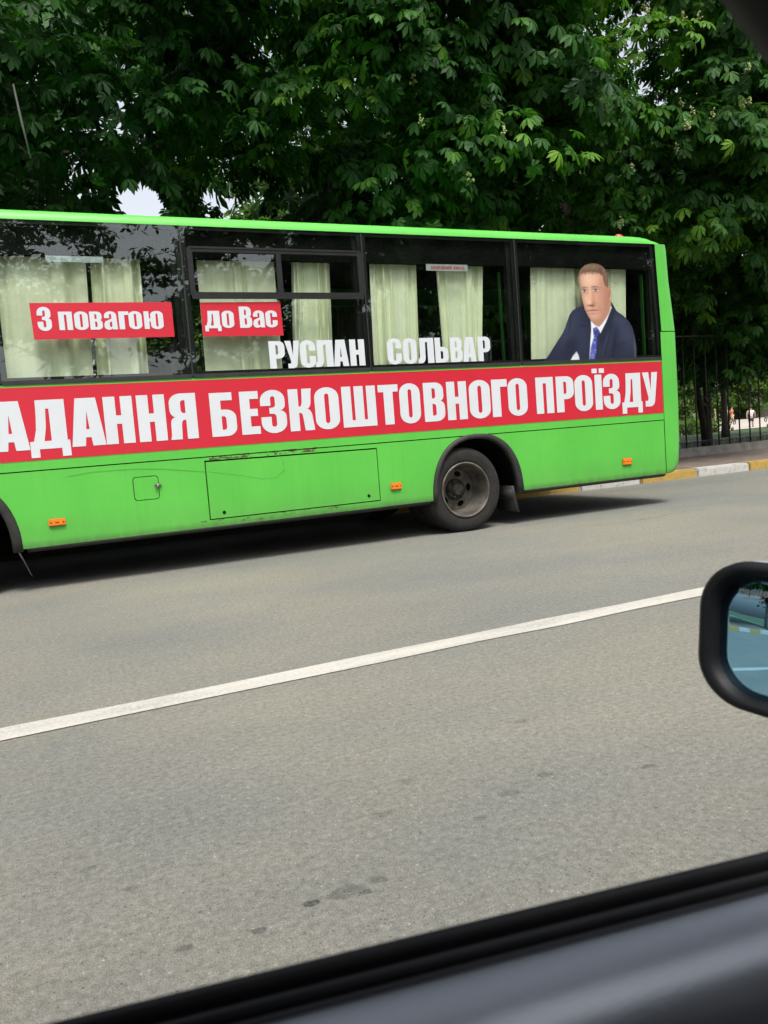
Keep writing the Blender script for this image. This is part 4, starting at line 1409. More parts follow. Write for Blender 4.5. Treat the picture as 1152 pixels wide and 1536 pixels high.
def instance_mesh(name, tmpl, pos, rot, scl, rnd, mat):
    V_, F_ = [], []
    RN = []
    off = 0
    idx = np.arange(len(pos)) % len(tmpl)
    for k, (tv, tf) in enumerate(tmpl):
        s = idx == k
        if not s.any():
            continue
        P_, R_, S_ = pos[s], rot[s], scl[s]
        v = np.einsum('nij,vj->nvi', R_, tv) * S_[:, None, None] + P_[:, None, :]
        n = len(P_)
        f = tf[None] + (np.arange(n) * len(tv))[:, None, None] + off
        V_.append(v.reshape(-1, 3))
        F_.append(f.reshape(-1, 3))
        RN.append(np.repeat(rnd[s], len(tf)))
        off += n * len(tv)
    V_ = np.concatenate(V_).astype(np.float32)
    F_ = np.concatenate(F_).astype(np.int32)
    RN = np.concatenate(RN).astype(np.float32)
    me = bpy.data.meshes.new(name)
    me.vertices.add(len(V_))
    me.vertices.foreach_set('co', V_.ravel())
    me.loops.add(F_.size)
    me.loops.foreach_set('vertex_index', F_.ravel())
    me.polygons.add(len(F_))
    me.polygons.foreach_set('loop_start', np.arange(0, F_.size, 3, dtype=np.int32))
    me.polygons.foreach_set('loop_total', np.full(len(F_), 3, np.int32))
    at = me.attributes.new('rnd', 'FLOAT', 'FACE')
    at.data.foreach_set('value', RN)
    me.update(calc_edges=True)
    me.materials.append(mat)
    return me

# single-leaf meshes, a few shades each, shared by every pickable leaf
LEAF_ME = []
for k in range(12):
    LEAF_ME.append(instance_mesh('leaf', [LEAF[k % 4]], np.zeros((1, 3), np.float32), np.eye(3, dtype=np.float32)[None], np.ones(1, np.float32), np.array([.25 + .065 * k]), M['leaf']))

camv = np.array(CAM)
def crown_points(c, rad, nb, per, r_, front=.45, br=(.75, 1.15), gaps=()):
    c = np.array(c, float)
    rad = np.array(rad, float)
    d = r_.normal(size=(nb, 3))
    d /= np.linalg.norm(d, axis=1, keepdims=True)
    flip = (d[:, 1] > 0) & (r_.random(nb) < front)
    d[flip, 1] *= -1
    rf = r_.uniform(.5, 1.0, nb) ** .6
    bc = c + d * rad * rf[:, None]
    bs = r_.uniform(br[0], br[1], nb)
    n = nb * per
    bi = np.repeat(np.arange(nb), per)
    e = r_.normal(size=(n, 3))
    e /= np.linalg.norm(e, axis=1, keepdims=True)
    e[:, 2] = np.where((e[:, 2] < -.2) & (r_.random(n) < .6), -e[:, 2], e[:, 2])
    # leaves sit in tiers: gather the heights into layers
    shell = r_.uniform(.45, 1.0, n) ** .5
    off = e * bs[bi][:, None] * shell[:, None] * np.array([1.0, 1.0, .40])
    bd = (bc - c) / rad
    bd[:, 2] = 0
    bd /= np.linalg.norm(bd, axis=1, keepdims=True) + 1e-9
    hd = (off * bd[bi]).sum(1)                    # distance out along the bough
    off[:, 2] -= .42 * np.maximum(hd, -.2) + .12 * np.hypot(off[:, 0], off[:, 1]) ** 2
    pos = bc[bi] + off
    shade = r_.normal(0, .17, nb)[bi]
    outw = (pos - c) / rad
    outw /= np.linalg.norm(outw, axis=1, keepdims=True) + 1e-9
    nrm = .45 * e + .35 * outw + np.array([0, 0, .85]) + r_.normal(scale=.28, size=(n, 3))
    fwd = e * np.array([1, 1, .2]) + .6 * outw + np.array([0, 0, -.35]) + r_.normal(scale=.25, size=(n, 3))
    keep_ = np.ones(n, bool)
    for gc, gr in gaps:
        q = ((pos - np.array(gc)) / np.array(gr))
        keep_ &= (q * q).sum(1) > 1
    return pos[keep_], nrm[keep_], fwd[keep_], shade[keep_]

def trunk_mesh(base, h, r0, r_, limbs=6, spread=2.5, fork=False, washed=0.0):
    m = MB()
    bx, by, bz = base
    pts, rs = [], []
    lean = (r_.uniform(-.04, .04), r_.uniform(-.04, .04))
    z = washed
    nst = 9
    for k in range(nst):
        t_ = k / (nst - 1)
        zz = washed + (h - washed) * t_
        flare = 1 + .45 * math.exp(-(zz) / .25)
        pts.append((lean[0] * zz + .03 * math.sin(zz * 1.7), lean[1] * zz, zz - (.1 if washed == 0 and k == 0 else 0)))
        rs.append(r0 * (1 - .5 * zz / h) * flare)
    m.tube(pts, rs, 10)
    for k in range(limbs):
        t_ = r_.uniform(.38, .98)
        a = r_.uniform(0, 2 * PI)
        z0 = h * t_
        L = spread * r_.uniform(.6, 1.1)
        p = Vector((lean[0] * z0, lean[1] * z0, z0))
        d = Vector((math.cos(a), math.sin(a), r_.uniform(.35, .9))).normalized()
        seg = [p]
        for q in range(5):
            d = (d + Vector((r_.gauss(0, .16), r_.gauss(0, .16), r_.gauss(-.02, .14)))).normalized()
            seg.append(seg[-1] + d * L / 5)
        rr = r0 * .42 * r_.uniform(.7, 1.1)
        m.tube(seg, [rr * (1 - .85 * i / 5) for i in range(6)], 7)
        for q in (2, 3, 4):
            dd = (d + Vector((r_.gauss(0, .7), r_.gauss(0, .7), r_.gauss(-.2, .4)))).normalized()
            m.tube([seg[q], seg[q] + dd * L * .28, seg[q] + dd * L * .5 + Vector((0, 0, -.1))], [rr * .28, rr * .16, .008], 5)
    return m, lean, rs[0]

def fruit_mesh(seed):
    r_ = random.Random(seed)
    m = MB()
    m.tube([(0, 0, 0), (.012, .01, .12), (.0, .02, .24)], [.006, .005, .003], 5)
    m2 = MB()
    for k in range(11):
        z = r_.uniform(.03, .24)
        a = r_.uniform(0, 2 * PI)
        d = .055 * (1 - z / .34)
        x, y = d * math.cos(a), d * math.sin(a)
        m.tube([(0, .008, z - .015), (x, y, z)], .003, 4, False)
        m2.sphere((x, y, z), r_.uniform(.013, .021), 7, 5)
    return m.mesh('fruit_stalk'), m2.mesh('fruit')
FR = []
for s in range(3):
    a, b = fruit_mesh(s)
    a.materials.append(M['fruitstalk'])
    b.materials.append(M['fruit'])
    FR.append((a, b))

def chestnut(base, crown_c, rad, nb, per, seed, label, group, r0=.2, h=5.5, washed=0.0, n_single=300, scale=(.14, .245), gaps=(), fruits=0, front=.5, mat='leaf', tmpl=None, far=False, fork=False, cat='tree', br=(.6, 1.05), tint=(0.0, 1.0)):
    r_ = np.random.default_rng(seed)
    pr = random.Random(seed)
    root = empty('chestnut_tree' if not far else 'tree', base)
    tag(root, label, cat, group)
    m, lean, rb = trunk_mesh(base, h, r0, pr, 7, rad[0] * .75, washed=washed)
    if fork:
        m.tube([(0, 0, .15), (-.12, -.02, .7), (-.30, -.05, 1.5), (-.5, -.05, 2.6), (-.9, 0, 4.0)], [r0 * 1.1, r0 * .8, r0 * .7, r0 * .6, r0 * .35], 9)
    tr = m.build('trunk', M['bark'], root)
    if washed:
        m = MB()
        m.tube([(0, 0, -.1), (lean[0] * washed * .5, lean[1] * washed * .5, washed * .5), (lean[0] * washed, lean[1] * washed, washed)], [rb * 1.25, rb * 1.08, rb * 1.0], 10)
        m.build('painted_trunk_base', M['limewash'], root)
    pos, nrm, fwd, sh = crown_points(crown_c, rad, nb, per, r_, front, br, gaps)
    pos = pos - np.array(base)
    rot = frames(nrm, fwd)
    scl = r_.uniform(scale[0], scale[1], len(pos))
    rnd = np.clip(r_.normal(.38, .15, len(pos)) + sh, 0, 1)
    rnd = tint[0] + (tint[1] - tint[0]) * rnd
    if n_single:
        wp = pos + np.array(base) - camv
        dist = np.linalg.norm(wp, axis=1)
        vx, vy, vz = wp @ np.array(r2), wp @ np.array(u2), wp @ np.array(fw)
        inv = (vz > 0) & (np.abs(vx / vz) < .47) & (vy / vz < .62) & (vy / vz > -.1)
        key = np.where(inv, dist, 1e3 + dist) - 2.5 * scl / .2
        order = np.argsort(key)[:n_single]
        sel = np.zeros(len(pos), bool)
        sel[order] = True
        for i in order:
            o = bpy.data.objects.new('leaf', LEAF_ME[int(np.clip((rnd[i] - .25) / .065, 0, 11))])
            mt = Matrix(rot[i].tolist()).to_4x4()
            o.matrix_local = Matrix.Translation(pos[i].tolist()) @ mt @ Matrix.Scale(float(scl[i]), 4)
            col.objects.link(o)
            mw = o.matrix_local.copy()
            o.parent = root
            o.matrix_parent_inverse = Matrix.Identity(4)
            o.matrix_local = mw
        for i in range(fruits):
            j = order[pr.randrange(len(order))]
            a, b = FR[i % 3]
            fo = bpy.data.objects.new('fruit_cluster', a)
            fo.location = (pos[j] + np.array([0, -.06, .03])).tolist()
            fo.rotation_euler = (pr.uniform(-.3, .3), pr.uniform(-.3, .3), pr.uniform(0, 6))
            fo.scale = (.85, .85, .62)
            link(fo, root)
            link(bpy.data.objects.new('fruit', b), fo)['kind'] = 'stuff'
        pos, rot, scl, rnd = pos[~sel], rot[~sel], scl[~sel], rnd[~sel]
    me = instance_mesh('foliage', tmpl or LEAF, pos, rot, scl, rnd, M[mat])
    fo = link(bpy.data.objects.new('foliage', me), root)
    fo['kind'] = 'stuff'
    return root

GRP = 'chestnut trees along the park fence'
hole = [((.195 * y, y, 1 + .293 * y), (.036 * y, .7, .027 * y)) for y in np.arange(8.6, 23.5, .7)]
hole += [((4.0, 11.5, 4.45), (.85, 4.5, .5)), ((6.6, 19.5, 6.9), (1.5, 3, 1.2)), ((3.2, 12, 6.9), (.3, 5, .35)), ((1.45, 11.5, 4.6), (.2, 4, .2)), ((1.9, 11.5, 5.2), (.22, 4, .2))]
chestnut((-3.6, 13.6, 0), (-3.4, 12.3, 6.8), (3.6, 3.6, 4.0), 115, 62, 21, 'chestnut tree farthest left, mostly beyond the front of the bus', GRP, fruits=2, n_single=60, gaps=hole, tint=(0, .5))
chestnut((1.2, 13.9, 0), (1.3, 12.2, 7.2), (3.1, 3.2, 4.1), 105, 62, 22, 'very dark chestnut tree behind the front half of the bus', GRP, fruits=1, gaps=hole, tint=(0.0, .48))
chestnut((6.0, 13.7, 0), (5.9, 12.0, 7.0), (3.4, 3.6, 4.0), 165, 68, 23, 'chestnut tree with hanging green boughs behind the middle of the bus', GRP, fruits=5, gaps=hole)
chestnut((11.3, 14.0, 0), (11.2, 12.4, 6.7), (3.9, 3.5, 3.7), 185, 68, 24, 'bright leaved chestnut tree with fruit above the rear end of the bus', GRP, fruits=34, tint=(.14, 1.08))
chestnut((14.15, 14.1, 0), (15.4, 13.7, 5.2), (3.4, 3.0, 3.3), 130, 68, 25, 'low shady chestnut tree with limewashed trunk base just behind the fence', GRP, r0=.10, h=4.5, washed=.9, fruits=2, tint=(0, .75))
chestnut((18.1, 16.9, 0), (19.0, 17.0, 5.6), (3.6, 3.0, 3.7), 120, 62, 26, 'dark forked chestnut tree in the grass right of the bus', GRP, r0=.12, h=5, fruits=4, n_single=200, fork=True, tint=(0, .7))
chestnut((22.5, 15.2, 0), (21.5, 14.6, 6.8), (3.6, 3.2, 3.6), 110, 62, 27, 'chestnut tree at the right edge of the picture beside the fence', GRP, r0=.18, h=5, fruits=4, n_single=160)
# second row, farther into the park
G2 = 'trees of the second row in the park'
for i, (x, y, z, rx, rz, sd, lb, gp) in enumerate((
        (-3.0, 19.5, 7.2, 4.4, 4.8, 31, 'dark tree in the second row at far left', ()),
        (2.2, 20.5, 8.6, 3.6, 4.2, 32, 'dark tree in the second row above the front of the bus', hole),
        (8.4, 19.0, 7.0, 4.2, 4.8, 33, 'tree in the second row behind the middle chestnut', hole),
        (14.5, 20.0, 7.2, 4.4, 5.0, 34, 'tree in the second row behind the fruiting chestnut', ()),
        (24.5, 22.0, 7.6, 4.6, 4.6, 35, 'tree in the second row beyond the right edge chestnut', ()))):
    chestnut((x, y, 0), (x, y, z), (rx, 3.4, rz), 80, 50, sd, lb, G2, scale=(.26, .40), gaps=gp, n_single=0, br=(.95, 1.4), tint=(0, .7), h=6, r0=.11)
# far trees with paler, sunlit foliage
G3 = 'pale trees far across the park'
for i, (x, y, z, r_x, r_z, lb) in enumerate((
        (8.6, 34, 4.6, 3.6, 4.6, 'pale tree seen under the boughs left of centre'),
        (14.0, 37, 7.0, 5.0, 7.2, 'pale tree seen under the boughs near the middle'),
        (25, 44, 5.5, 5, 5.5, 'pale tree behind the rear end of the bus'),
        (11.6, 32.5, 5.6, 3.6, 5.6, 'slender pale tree between the two seen under the boughs'),
        (-6, 36, 5.5, 5, 5.5, 'pale tree behind the front of the bus'),
        (52, 54, 5.2, 5, 5.0, 'sunlit tree behind the children at left'),
        (64, 58, 5.4, 5, 5.2, 'sunlit tree behind the children at right'),
        (80, 62, 6.0, 6, 6.0, 'sunlit tree at the far right of the plaza'),
        (44, 46, 6.4, 3.6, 3.2, 'sunlit tree with high crown beyond the hedge'),
        (100, 96, 7, 9, 8, 'tall tree closing the plaza at the far side'),
        (122, 90, 7, 9, 8, 'tall tree at the far right edge of the park'),
        (84, 100, 7, 9, 8, 'tall tree in the far background behind the children'))):
    chestnut((x, y, 0), (x, y, z), (r_x, r_x * .8, r_z), 60, 55, 50 + i, lb, G3, scale=(.42, .62), n_single=0, mat='leaf_far', tmpl=CARD, far=True, br=(1.0, 1.7), h=z, r0=.2)
# the other side of the street, seen only as a reflection in the bus windows
G4 = 'trees on the near side of the street'
for i, (x, y, z, r_x, r_z, nb_, lb) in enumerate((
        (-7, -10.5, 6.6, 4.0, 4.2, 60, 'street tree behind the car at the far left'),
        (2.2, -11.5, 5.6, 2.6, 2.7, 13, 'small thin street tree behind the car'),
        (8.2, -10.5, 6.0, 3.4, 4.6, 44, 'broad street tree behind the car bonnet'),
        (13.2, -10, 6.2, 3.8, 5.2, 90, 'street tree ahead of the car'),
        (18.5, -10.5, 6.2, 4.0, 5.2, 90, 'second street tree ahead of the car'),
        (24.5, -10.5, 6.4, 4.2, 5.2, 80, 'street tree farthest ahead of the car'))):
    chestnut((x, y, 0), (x, y, z), (r_x, 3.0, r_z), nb_, 55, 70 + i, lb, G4, scale=(.30, .42), n_single=0, mat='leaf', tmpl=CARD, far=True, br=(.8, 1.3), h=z, r0=.2, tint=(0, .7))

G5 = 'trees along the footway behind the bus front'
for i, (x, y, lb) in enumerate(((-10, 13.2, 'nearest tree down the street mirrored in the side glass'), (-17, 13.6, 'second tree down the street with limewashed trunk'),
                                (-24, 13.0, 'third tree down the street with limewashed trunk'), (-32, 13.4, 'fourth tree down the street with limewashed trunk'), (-42, 13.2, 'farthest tree down the street with limewashed trunk'))):
    chestnut((x, y, 0), (x, y - .6, 6.2), (4.4, 3.6, 4.4), 60, 50, 90 + i, lb, G5, scale=(.34, .5), n_single=0, mat='leaf', tmpl=CARD, far=True, br=(.9, 1.4), h=5, r0=.16, washed=1.9, tint=(0, .7))
# hedge and shrubs in the park
def leafy_box(name, x0, x1, y0, y1, z1, n, seed, mat, label, cat):
    r_ = np.random.default_rng(seed)
    pos = r_.uniform((x0, y0, .02), (x1, y1, z1), (n, 3))
    pos[:, 2] += .08 * np.sin(pos[:, 0] * 2.1)
    nr = r_.normal(size=(n, 3)) + np.array([0, -.3, .6])
    fd = r_.normal(size=(n, 3))
    me = instance_mesh('foliage', CARD, pos, frames(nr, fd), r_.uniform(.14, .26, n), np.clip(r_.normal(.55, .22, n), 0, 1), M[mat])
    root = empty(name, ((x0 + x1) / 2, (y0 + y1) / 2, 0))
    tag(root, label, cat)
    o = link(bpy.data.objects.new('foliage', me), root)
    o.location = (-(x0 + x1) / 2, -(y0 + y1) / 2, 0)
    o['kind'] = 'stuff'
    MB().box((-(x1 - x0) / 2 + .1, -(y1 - y0) / 2 + .1, 0), ((x1 - x0) / 2 - .1, (y1 - y0) / 2 - .1, z1 * .6)).build('stem', M['bark'], root)
    return root
leafy_box('hedge', 24, 31.4, 28.4, 29.6, .55, 900, 5, 'leaf_far', 'low light green hedge on the near edge of the plaza', 'hedge')
leafy_box('hedge', 60, 100, 58, 60, 1.3, 1800, 6, 'leaf_far', 'long clipped hedge behind the standing child in white', 'hedge')

# ------------------------------------------------------------------ children in the park
def skin_mesh(name, verts, edges, radii, root=0, sub=1):
    me = bpy.data.meshes.new(name)
    me.from_pydata(verts, edges, [])
    ob = bpy.data.objects.new(name, me)
    col.objects.link(ob)
    sk = ob.modifiers.new('skin', 'SKIN')
    sk.use_smooth_shade = True
    lay_ = me.skin_vertices[0]
    for i, r_ in enumerate(radii):
        lay_.data[i].radius = (r_, r_) if not hasattr(r_, '__len__') else r_
        lay_.data[i].use_root = (i == root)
    sb = ob.modifiers.new('sub', 'SUBSURF')
    sb.levels = sub
    sb.render_levels = sub
    dg = bpy.context.evaluated_depsgraph_get()
    out = bpy.data.meshes.new_from_object(ob.evaluated_get(dg))
    bpy.data.objects.remove(ob)
    bpy.data.meshes.remove(me)
    out.name = name
    return out
def child_meshes(pose):
    if pose == 0:      # standing, arms down
        la, ra = [(-.20, .0, .80), (-.22, -.02, .58), (-.21, -.05, .46)], [(.20, .0, .80), (.22, .03, .58), (.20, .05, .46)]
        lf, rf = [(-.08, .01, .28), (-.09, .03, .05), (-.09, -.06, .02)], [(.08, .0, .28), (.09, .03, .05), (.10, -.06, .02)]
    elif pose == 1:    # walking, one arm up
        la, ra = [(-.20, .0, .82), (-.30, -.10, .72), (-.26, -.20, .86)], [(.20, .0, .80), (.24, .08, .60), (.25, .0, .48)]
        lf, rf = [(-.08, -.10, .29), (-.09, -.12, .06), (-.09, -.21, .03)], [(.08, .06, .29), (.08, .20, .08), (.08, .14, .03)]
    else:              # bending a little, both arms forward
        la, ra = [(-.19, -.05, .78), (-.20, -.20, .66), (-.14, -.30, .62)], [(.19, -.05, .78), (.20, -.20, .66), (.14, -.30, .62)]
        lf, rf = [(-.08, -.04, .28), (-.09, .05, .05), (-.09, -.05, .02)], [(.09, -.02, .28), (.11, .05, .05), (.11, -.05, .02)]
    dy = -.08 if pose == 2 else 0
    v = [(0, 0, .52), (0, dy * .3, .66), (0, dy * .6, .80), (0, dy, .90), (0, dy - .01, .97), (0, dy - .015, 1.07)]
    e = [(0, 1), (1, 2), (2, 3), (3, 4), (4, 5)]
    r_ = [(.10, .08), (.095, .075), (.10, .075), (.045, .045), (.075, .08), (.065, .075)]
    def chain(st, pts, rs):
        k = st
        for p, q in zip(pts, rs):
            v.append(p)
            e.append((k, len(v) - 1))
            r_.append(q)
            k = len(v) - 1
    chain(2, [(-.12, dy * .7, .84)] + la, [.05, .042, .033, .03])
    chain(2, [(.12, dy * .7, .84)] + ra, [.05, .042, .033, .03])
    chain(0, [(-.07, 0, .47)] + lf, [.075, .055, .04, .032])
    chain(0, [(.07, 0, .47)] + rf, [.075, .055, .04, .032])
    body = skin_mesh('body', v, e, r_)
    sv = [(0, 0, .48), (0, dy * .3, .66), (0, dy * .6, .80), (0, dy * .8, .87), (-.13, dy * .7, .83), tuple(.5 * (Vector((-.12, dy * .7, .84)) + Vector(la[0]))), (.13, dy * .7, .83), tuple(.5 * (Vector((.12, dy * .7, .84)) + Vector(ra[0])))]
    shirt = skin_mesh('shirt', sv, [(0, 1), (1, 2), (2, 3), (2, 4), (4, 5), (2, 6), (6, 7)], [(.125, .10), (.115, .095), (.12, .095), .06, .068, .066, .068, .066])
    tv = [(0, 0, .54), (-.07, 0, .47), tuple(Vector(lf[0]) + Vector((0, 0, -.02))), (.07, 0, .47), tuple(Vector(rf[0]) + Vector((0, 0, -.02)))]
    tr = skin_mesh('trousers', tv, [(0, 1), (1, 2), (0, 3), (3, 4)], [(.118, .095), .09, .07, .09, .07])
    hm = MB()
    hm.sphere((0, dy + .012, 1.075), .088, 12, 8, .95, 1.05, 1.0)
    hair = hm.mesh('hair')
    fm = MB()                       # face details: eyes, nose, mouth
    for s in (-1, 1):
        fm.sphere((s * .03, dy - .083, 1.035), .010, 6, 4)
    fm.sphere((0, dy - .075, .985), .012, 6, 4, 1.8, .6, .5)
    face_ = fm.mesh('facial_features')
    fm = MB()
    for q in (lf[2], rf[2]):
        fm.sphere((q[0], q[1] + .04, .035), .05, 8, 5, .8, 1.7, .75)
    shoe = fm.mesh('shoes')
    for q in (body, shirt, tr, hair, face_, shoe):
        q.materials.append(None)
    return dict(body=body, shirt=shirt, trousers=tr, hair=hair, facial_features=face_, shoes=shoe)
POSES = [child_meshes(k) for k in range(3)]
def cloth(name, c):
    if name not in M:
        M[name] = simple(name, c, .8, .1, 12)
    return M[name]
SKIN = cloth('skin', (.46, .28, .19))
DKH, FAIR, FEAT = cloth('dark_hair', (.03, .02, .013)), cloth('fair_hair', (.30, .20, .09)), cloth('face_features', (.10, .05, .04))
KG = 'people playing in the park'
def child(x, y, rz, pose, h, shirt, trous, hair, label):
    o = empty('person', (x, y, .012), rz)
    tag(o, label, 'person', KG)
    for k, me in POSES[pose].items():
        c = bpy.data.objects.new(k, me)
        link(c, o)
        c.scale = (h, h, h)
        if k in ('shoes', 'facial_features'):
            c['kind'] = 'stuff'
        mt = {'body': SKIN, 'shirt': shirt, 'trousers': trous, 'hair': hair, 'facial_features': FEAT, 'shoes': cloth('dark_shoes', (.04, .04, .05))}[k]
        c.material_slots[0].link = 'OBJECT'
        c.material_slots[0].material = mt
C_ = lambda n, c: cloth(n, c)
WHITE, NAVYC, ORANGE = C_('white_shirt', (.65, .66, .68)), C_('navy_cloth', (.03, .05, .16)), C_('orange_cloth', (.62, .12, .04))
PINK, BLUE, YEL, TEAL = C_('pink_cloth', (.60, .07, .22)), C_('blue_cloth', (.06, .16, .42)), C_('cream_cloth', (.62, .50, .30)), C_('teal_cloth', (.05, .22, .24))
def at_px(dx, Y_):          # along a ray direction x/y
    return dx * Y_, Y_
child(*at_px(1.1755, 31.0), 2.6, 0, .98, WHITE, NAVYC, DKH, 'child in white shirt and dark blue trousers standing alone on the plaza')
child(*at_px(1.131, 46.0), .4, 1, 1.10, ORANGE, YEL, DKH, 'child in orange top turning with one arm raised')
child(*at_px(1.118, 47.5), 1.9, 2, 1.10, YEL, BLUE, FAIR, 'fair haired child leaning forward in cream top beside the orange one')
child(*at_px(1.080, 52.0), 3.0, 2, 1.15, PINK, BLUE, DKH, 'child in pink top bending by the blue bench')
child(*at_px(1.070, 54.0), -.6, 1, 1.15, YEL, BLUE, DKH, 'dark haired child in cream top with raised arm by the bench')
child(*at_px(1.092, 50.0), .9, 0, 1.0, TEAL, YEL, FAIR, 'small fair child in teal top standing between two groups')
child(*at_px(1.045, 56.0), 2.2, 0, 1.2, WHITE, BLUE, DKH, 'child in white top at the left end of the group')
child(*at_px(1.060, 51.0), 1.2, 1, 1.05, ORANGE, NAVYC, FAIR, 'fair child in orange top with navy trousers near the bench')
# blue bench among them
bench = empty('park_bench', (1.072 * 50.4, 50.4, 0), .45)
tag(bench, 'blue slatted bench on the plaza among the children', 'bench')
for k in range(3):
    MB().box((-.8, -.2 + k * .14, .42), (.8, -.08 + k * .14, .45)).build('seat_slat', BLUE, bench)
for k in range(2):
    MB().box((-.8, .22, .58 + k * .16), (.8, .25, .70 + k * .16)).build('back_slat', BLUE, bench)
for s in (-1, 1):
    MB().box((s * .65 - .03, -.2, 0), (s * .65 + .03, .24, .418)).build('leg', M['iron'], bench)
# pale building far right
bl = empty('park_building', (150, 108, 0), -.5)
tag(bl, 'pale low building with dark roof far across the park at right', 'building')
M['wall'] = simple('beige_render', (.48, .42, .33), .9, .1, 1)
MB().box((-14, -6, 0), (14, 6, 5.2)).build('wall', M['wall'], bl)
m = MB()
m.add([(-14.6, -6.6, 5.2), (14.6, -6.6, 5.2), (14.6, 6.6, 5.2), (-14.6, 6.6, 5.2), (-11, 0, 8), (11, 0, 8)], [(0, 1, 5, 4), (1, 2, 5), (2, 3, 4, 5), (3, 0, 4), (0, 3, 2, 1)])
m.build('roof', M['dark'], bl)
for k in range(6):
    w_ = MB().box((-12 + k * 4.4, -6.06, 1.4), (-10.2 + k * 4.4, -5.99, 3.6)).build('window', M['frit'], bl)
    MB().box((-12.1 + k * 4.4, -6.12, 1.25), (-10.1 + k * 4.4, -6.0, 1.39)).build('sill', M['white'], w_)

# ------------------------------------------------------------------ the car we sit in
car = empty('car', (0, -.45, 0))
car.location = (0, 0, 0)
tag(car, 'dark inside of the car door, roof corner and side mirror nearest the camera', 'car')
t = NT('black_door_vinyl')
v = t.coord('Object')
g_ = t.noise(900, 2, .5, v)
t.color(t.ramp(t.noise(20, 4, .6, v), [(.3, (.050, .052, .064)), (.7, (.066, .068, .082))]))
t.set(Roughness=.30, Specular_IOR_Level=.55, IOR=2.35, Specular_Tint=(.86, .92, 1.0, 1))
t.bump(g_, .25, .0006)
M['vinyl'] = t.m
M['seal'] = simple('window_seal_rubber', (.007, .007, .008), .5, .2, 60, spec=.22)
M['mirror_black'] = simple('black_mirror_plastic', (.007, .008, .009), .5, .15, 40, spec=.22, bump=.1, bscale=900)
M['silver'] = simple('silver_car_paint', (.55, .56, .57), .25, .03, 5, metal=.6)
M['cloth_dark'] = simple('dark_headliner', (.020, .020, .021), .9, .2, 30)
PL, PR = Vector((-.018, .340, .7835)), Vector((.365, .3105, .7565))
DV = (PR - PL)
def sillpt(t_):
    return PL + DV * t_ + Vector((0, 0, -.001 * (t_ - .5) ** 2))
TS = [-3.0, -2, -1.2, -.6, -.2, 0, .2, .4, .6, .8, 1.0, 1.3, 1.7, 2.1]
def extr(name, sec, mat, smooth=True, closed=True):
    m = MB()
    rings = []
    for t_ in TS:
        p = sillpt(t_)
        rings.append([(p.x, p.y + a, p.z + b) for a, b in sec])
    m.loft(rings, closed, closed, smooth)
    return m.build(name, mat, car)
extr('outer_seal', [(.003, -.012), (.0025, -.0022), (0, 0), (-.003, -.0012), (-.0045, -.005), (-.0045, -.02), (.003, -.02)], M['seal'])
extr('inner_seal', [(-.0065, -.014), (-.007, -.0065), (-.009, -.0056), (-.011, -.0066), (-.012, -.010), (-.012, -.02), (-.0065, -.02)], M['seal'])
extr('seal_lip', [(-.0125, -.018), (-.013, -.0105), (-.015, -.0095), (-.0172, -.012), (-.018, -.02)], M['seal'])
extr('door_trim', [(-.0175, -.05), (-.018, -.0135), (-.0205, -.0088), (-.0235, -.0082), (-.032, -.0102), (-.041, -.0133), (-.0485, -.0175), (-.0550, -.0242), (-.0595, -.0335), (-.0625, -.046), (-.0645, -.062), (-.0655, -.09), (-.065, -.20), (-.07, -.42), (.0, -.42), (.0, -.05)], M['vinyl'])
extr('outer_skin', [(.0045, -.021), (.02, -.026), (.05, -.05), (.085, -.11), (.10, -.22), (.09, -.42), (.0045, -.42)], M['silver'])
# body of the car round the camera
m = MB()
m.box((-1.3, -1.25, .28), (1.0, .22, .34))
m.build('floor', M['cloth_dark'], car)
m = MB()
m.box((-1.3, -1.35, .3), (1.2, -1.22, 1.22))
m.build('far_door_blocker', M['cloth_dark'], car)  # unseen; raised over its window opening to block light onto the trim
m = MB()
m.box((-1.35, -1.25, .3), (-1.25, .25, 1.30))  # unseen; kept roof-high to stop light from the rear
m.build('seat_back', M['cloth_dark'], car)
m = MB()
m.box((.75, -1.2, .3), (1.25, .2, .72))
m.build('dashboard', M['cloth_dark'], car)
rf = [[(x, y, z0 + .03 * (1 - ((y + .5) / .75) ** 2)) for y in np.linspace(.235, -1.25, 8)] + [(x, y, z0 + .03 + .03 * (1 - ((y + .5) / .75) ** 2)) for y in np.linspace(-1.25, .235, 8)] for x, z0 in ((-1.4, 1.27), (-.6, 1.30), (.0, 1.295), (.34, 1.27))]
m = MB()
m.loft(rf, True, True)
m.build('roof', M['cloth_dark'], car)
m = MB()
PILL = [(-1.3, .235, 1.27), (-.5, .24, 1.295), (0.0, .245, 1.285), (.24, .255, 1.255), (.336, .26, 1.211), (.43, .27, 1.150), (.55, .29, 1.05), (.95, .36, .80)]
m.tube(PILL, .036, 10)
m.build('roof_rail', M['cloth_dark'], car)
# side mirror: a deep rounded shell, rim and convex glass
mn = Vector((-.984, -.132, .123)).normalized()
mw_ = Vector((-.133, .991, 0)).normalized()
mu = mn.cross(mw_)
if mu.z < 0: mu = -mu
MA, MBH = .105, .0725
mir_c = Vector((.648, .628, .777)) - mw_ * MA
def mpt(a, b, c):
    return mir_c + mw_ * a + mu * b - mn * c
def mcontour(A, B, r_, c):
    """rounded outline; the lower outer corner is the roundest"""
    R1, r1 = r_ * 1.08, r_
    R1 = min(R1, 1.2 * B)
    q = path([(-A + r1, -B), (A - R1 * 1.15, -B), ('h', A, -B + R1), (A, B - r1 * 1.15), ('v', A - r1 * 1.2, B), (-A + r1, B), ('h', -A, B - r1), (-A, -B + r1), ('v', -A + r1, -B)], 9)
    return [mpt(a, b - .010 * max(0, .5 - a / A / 2) * (1 if b < 0 else 0), c) for a, b in q]
mirror = MB()
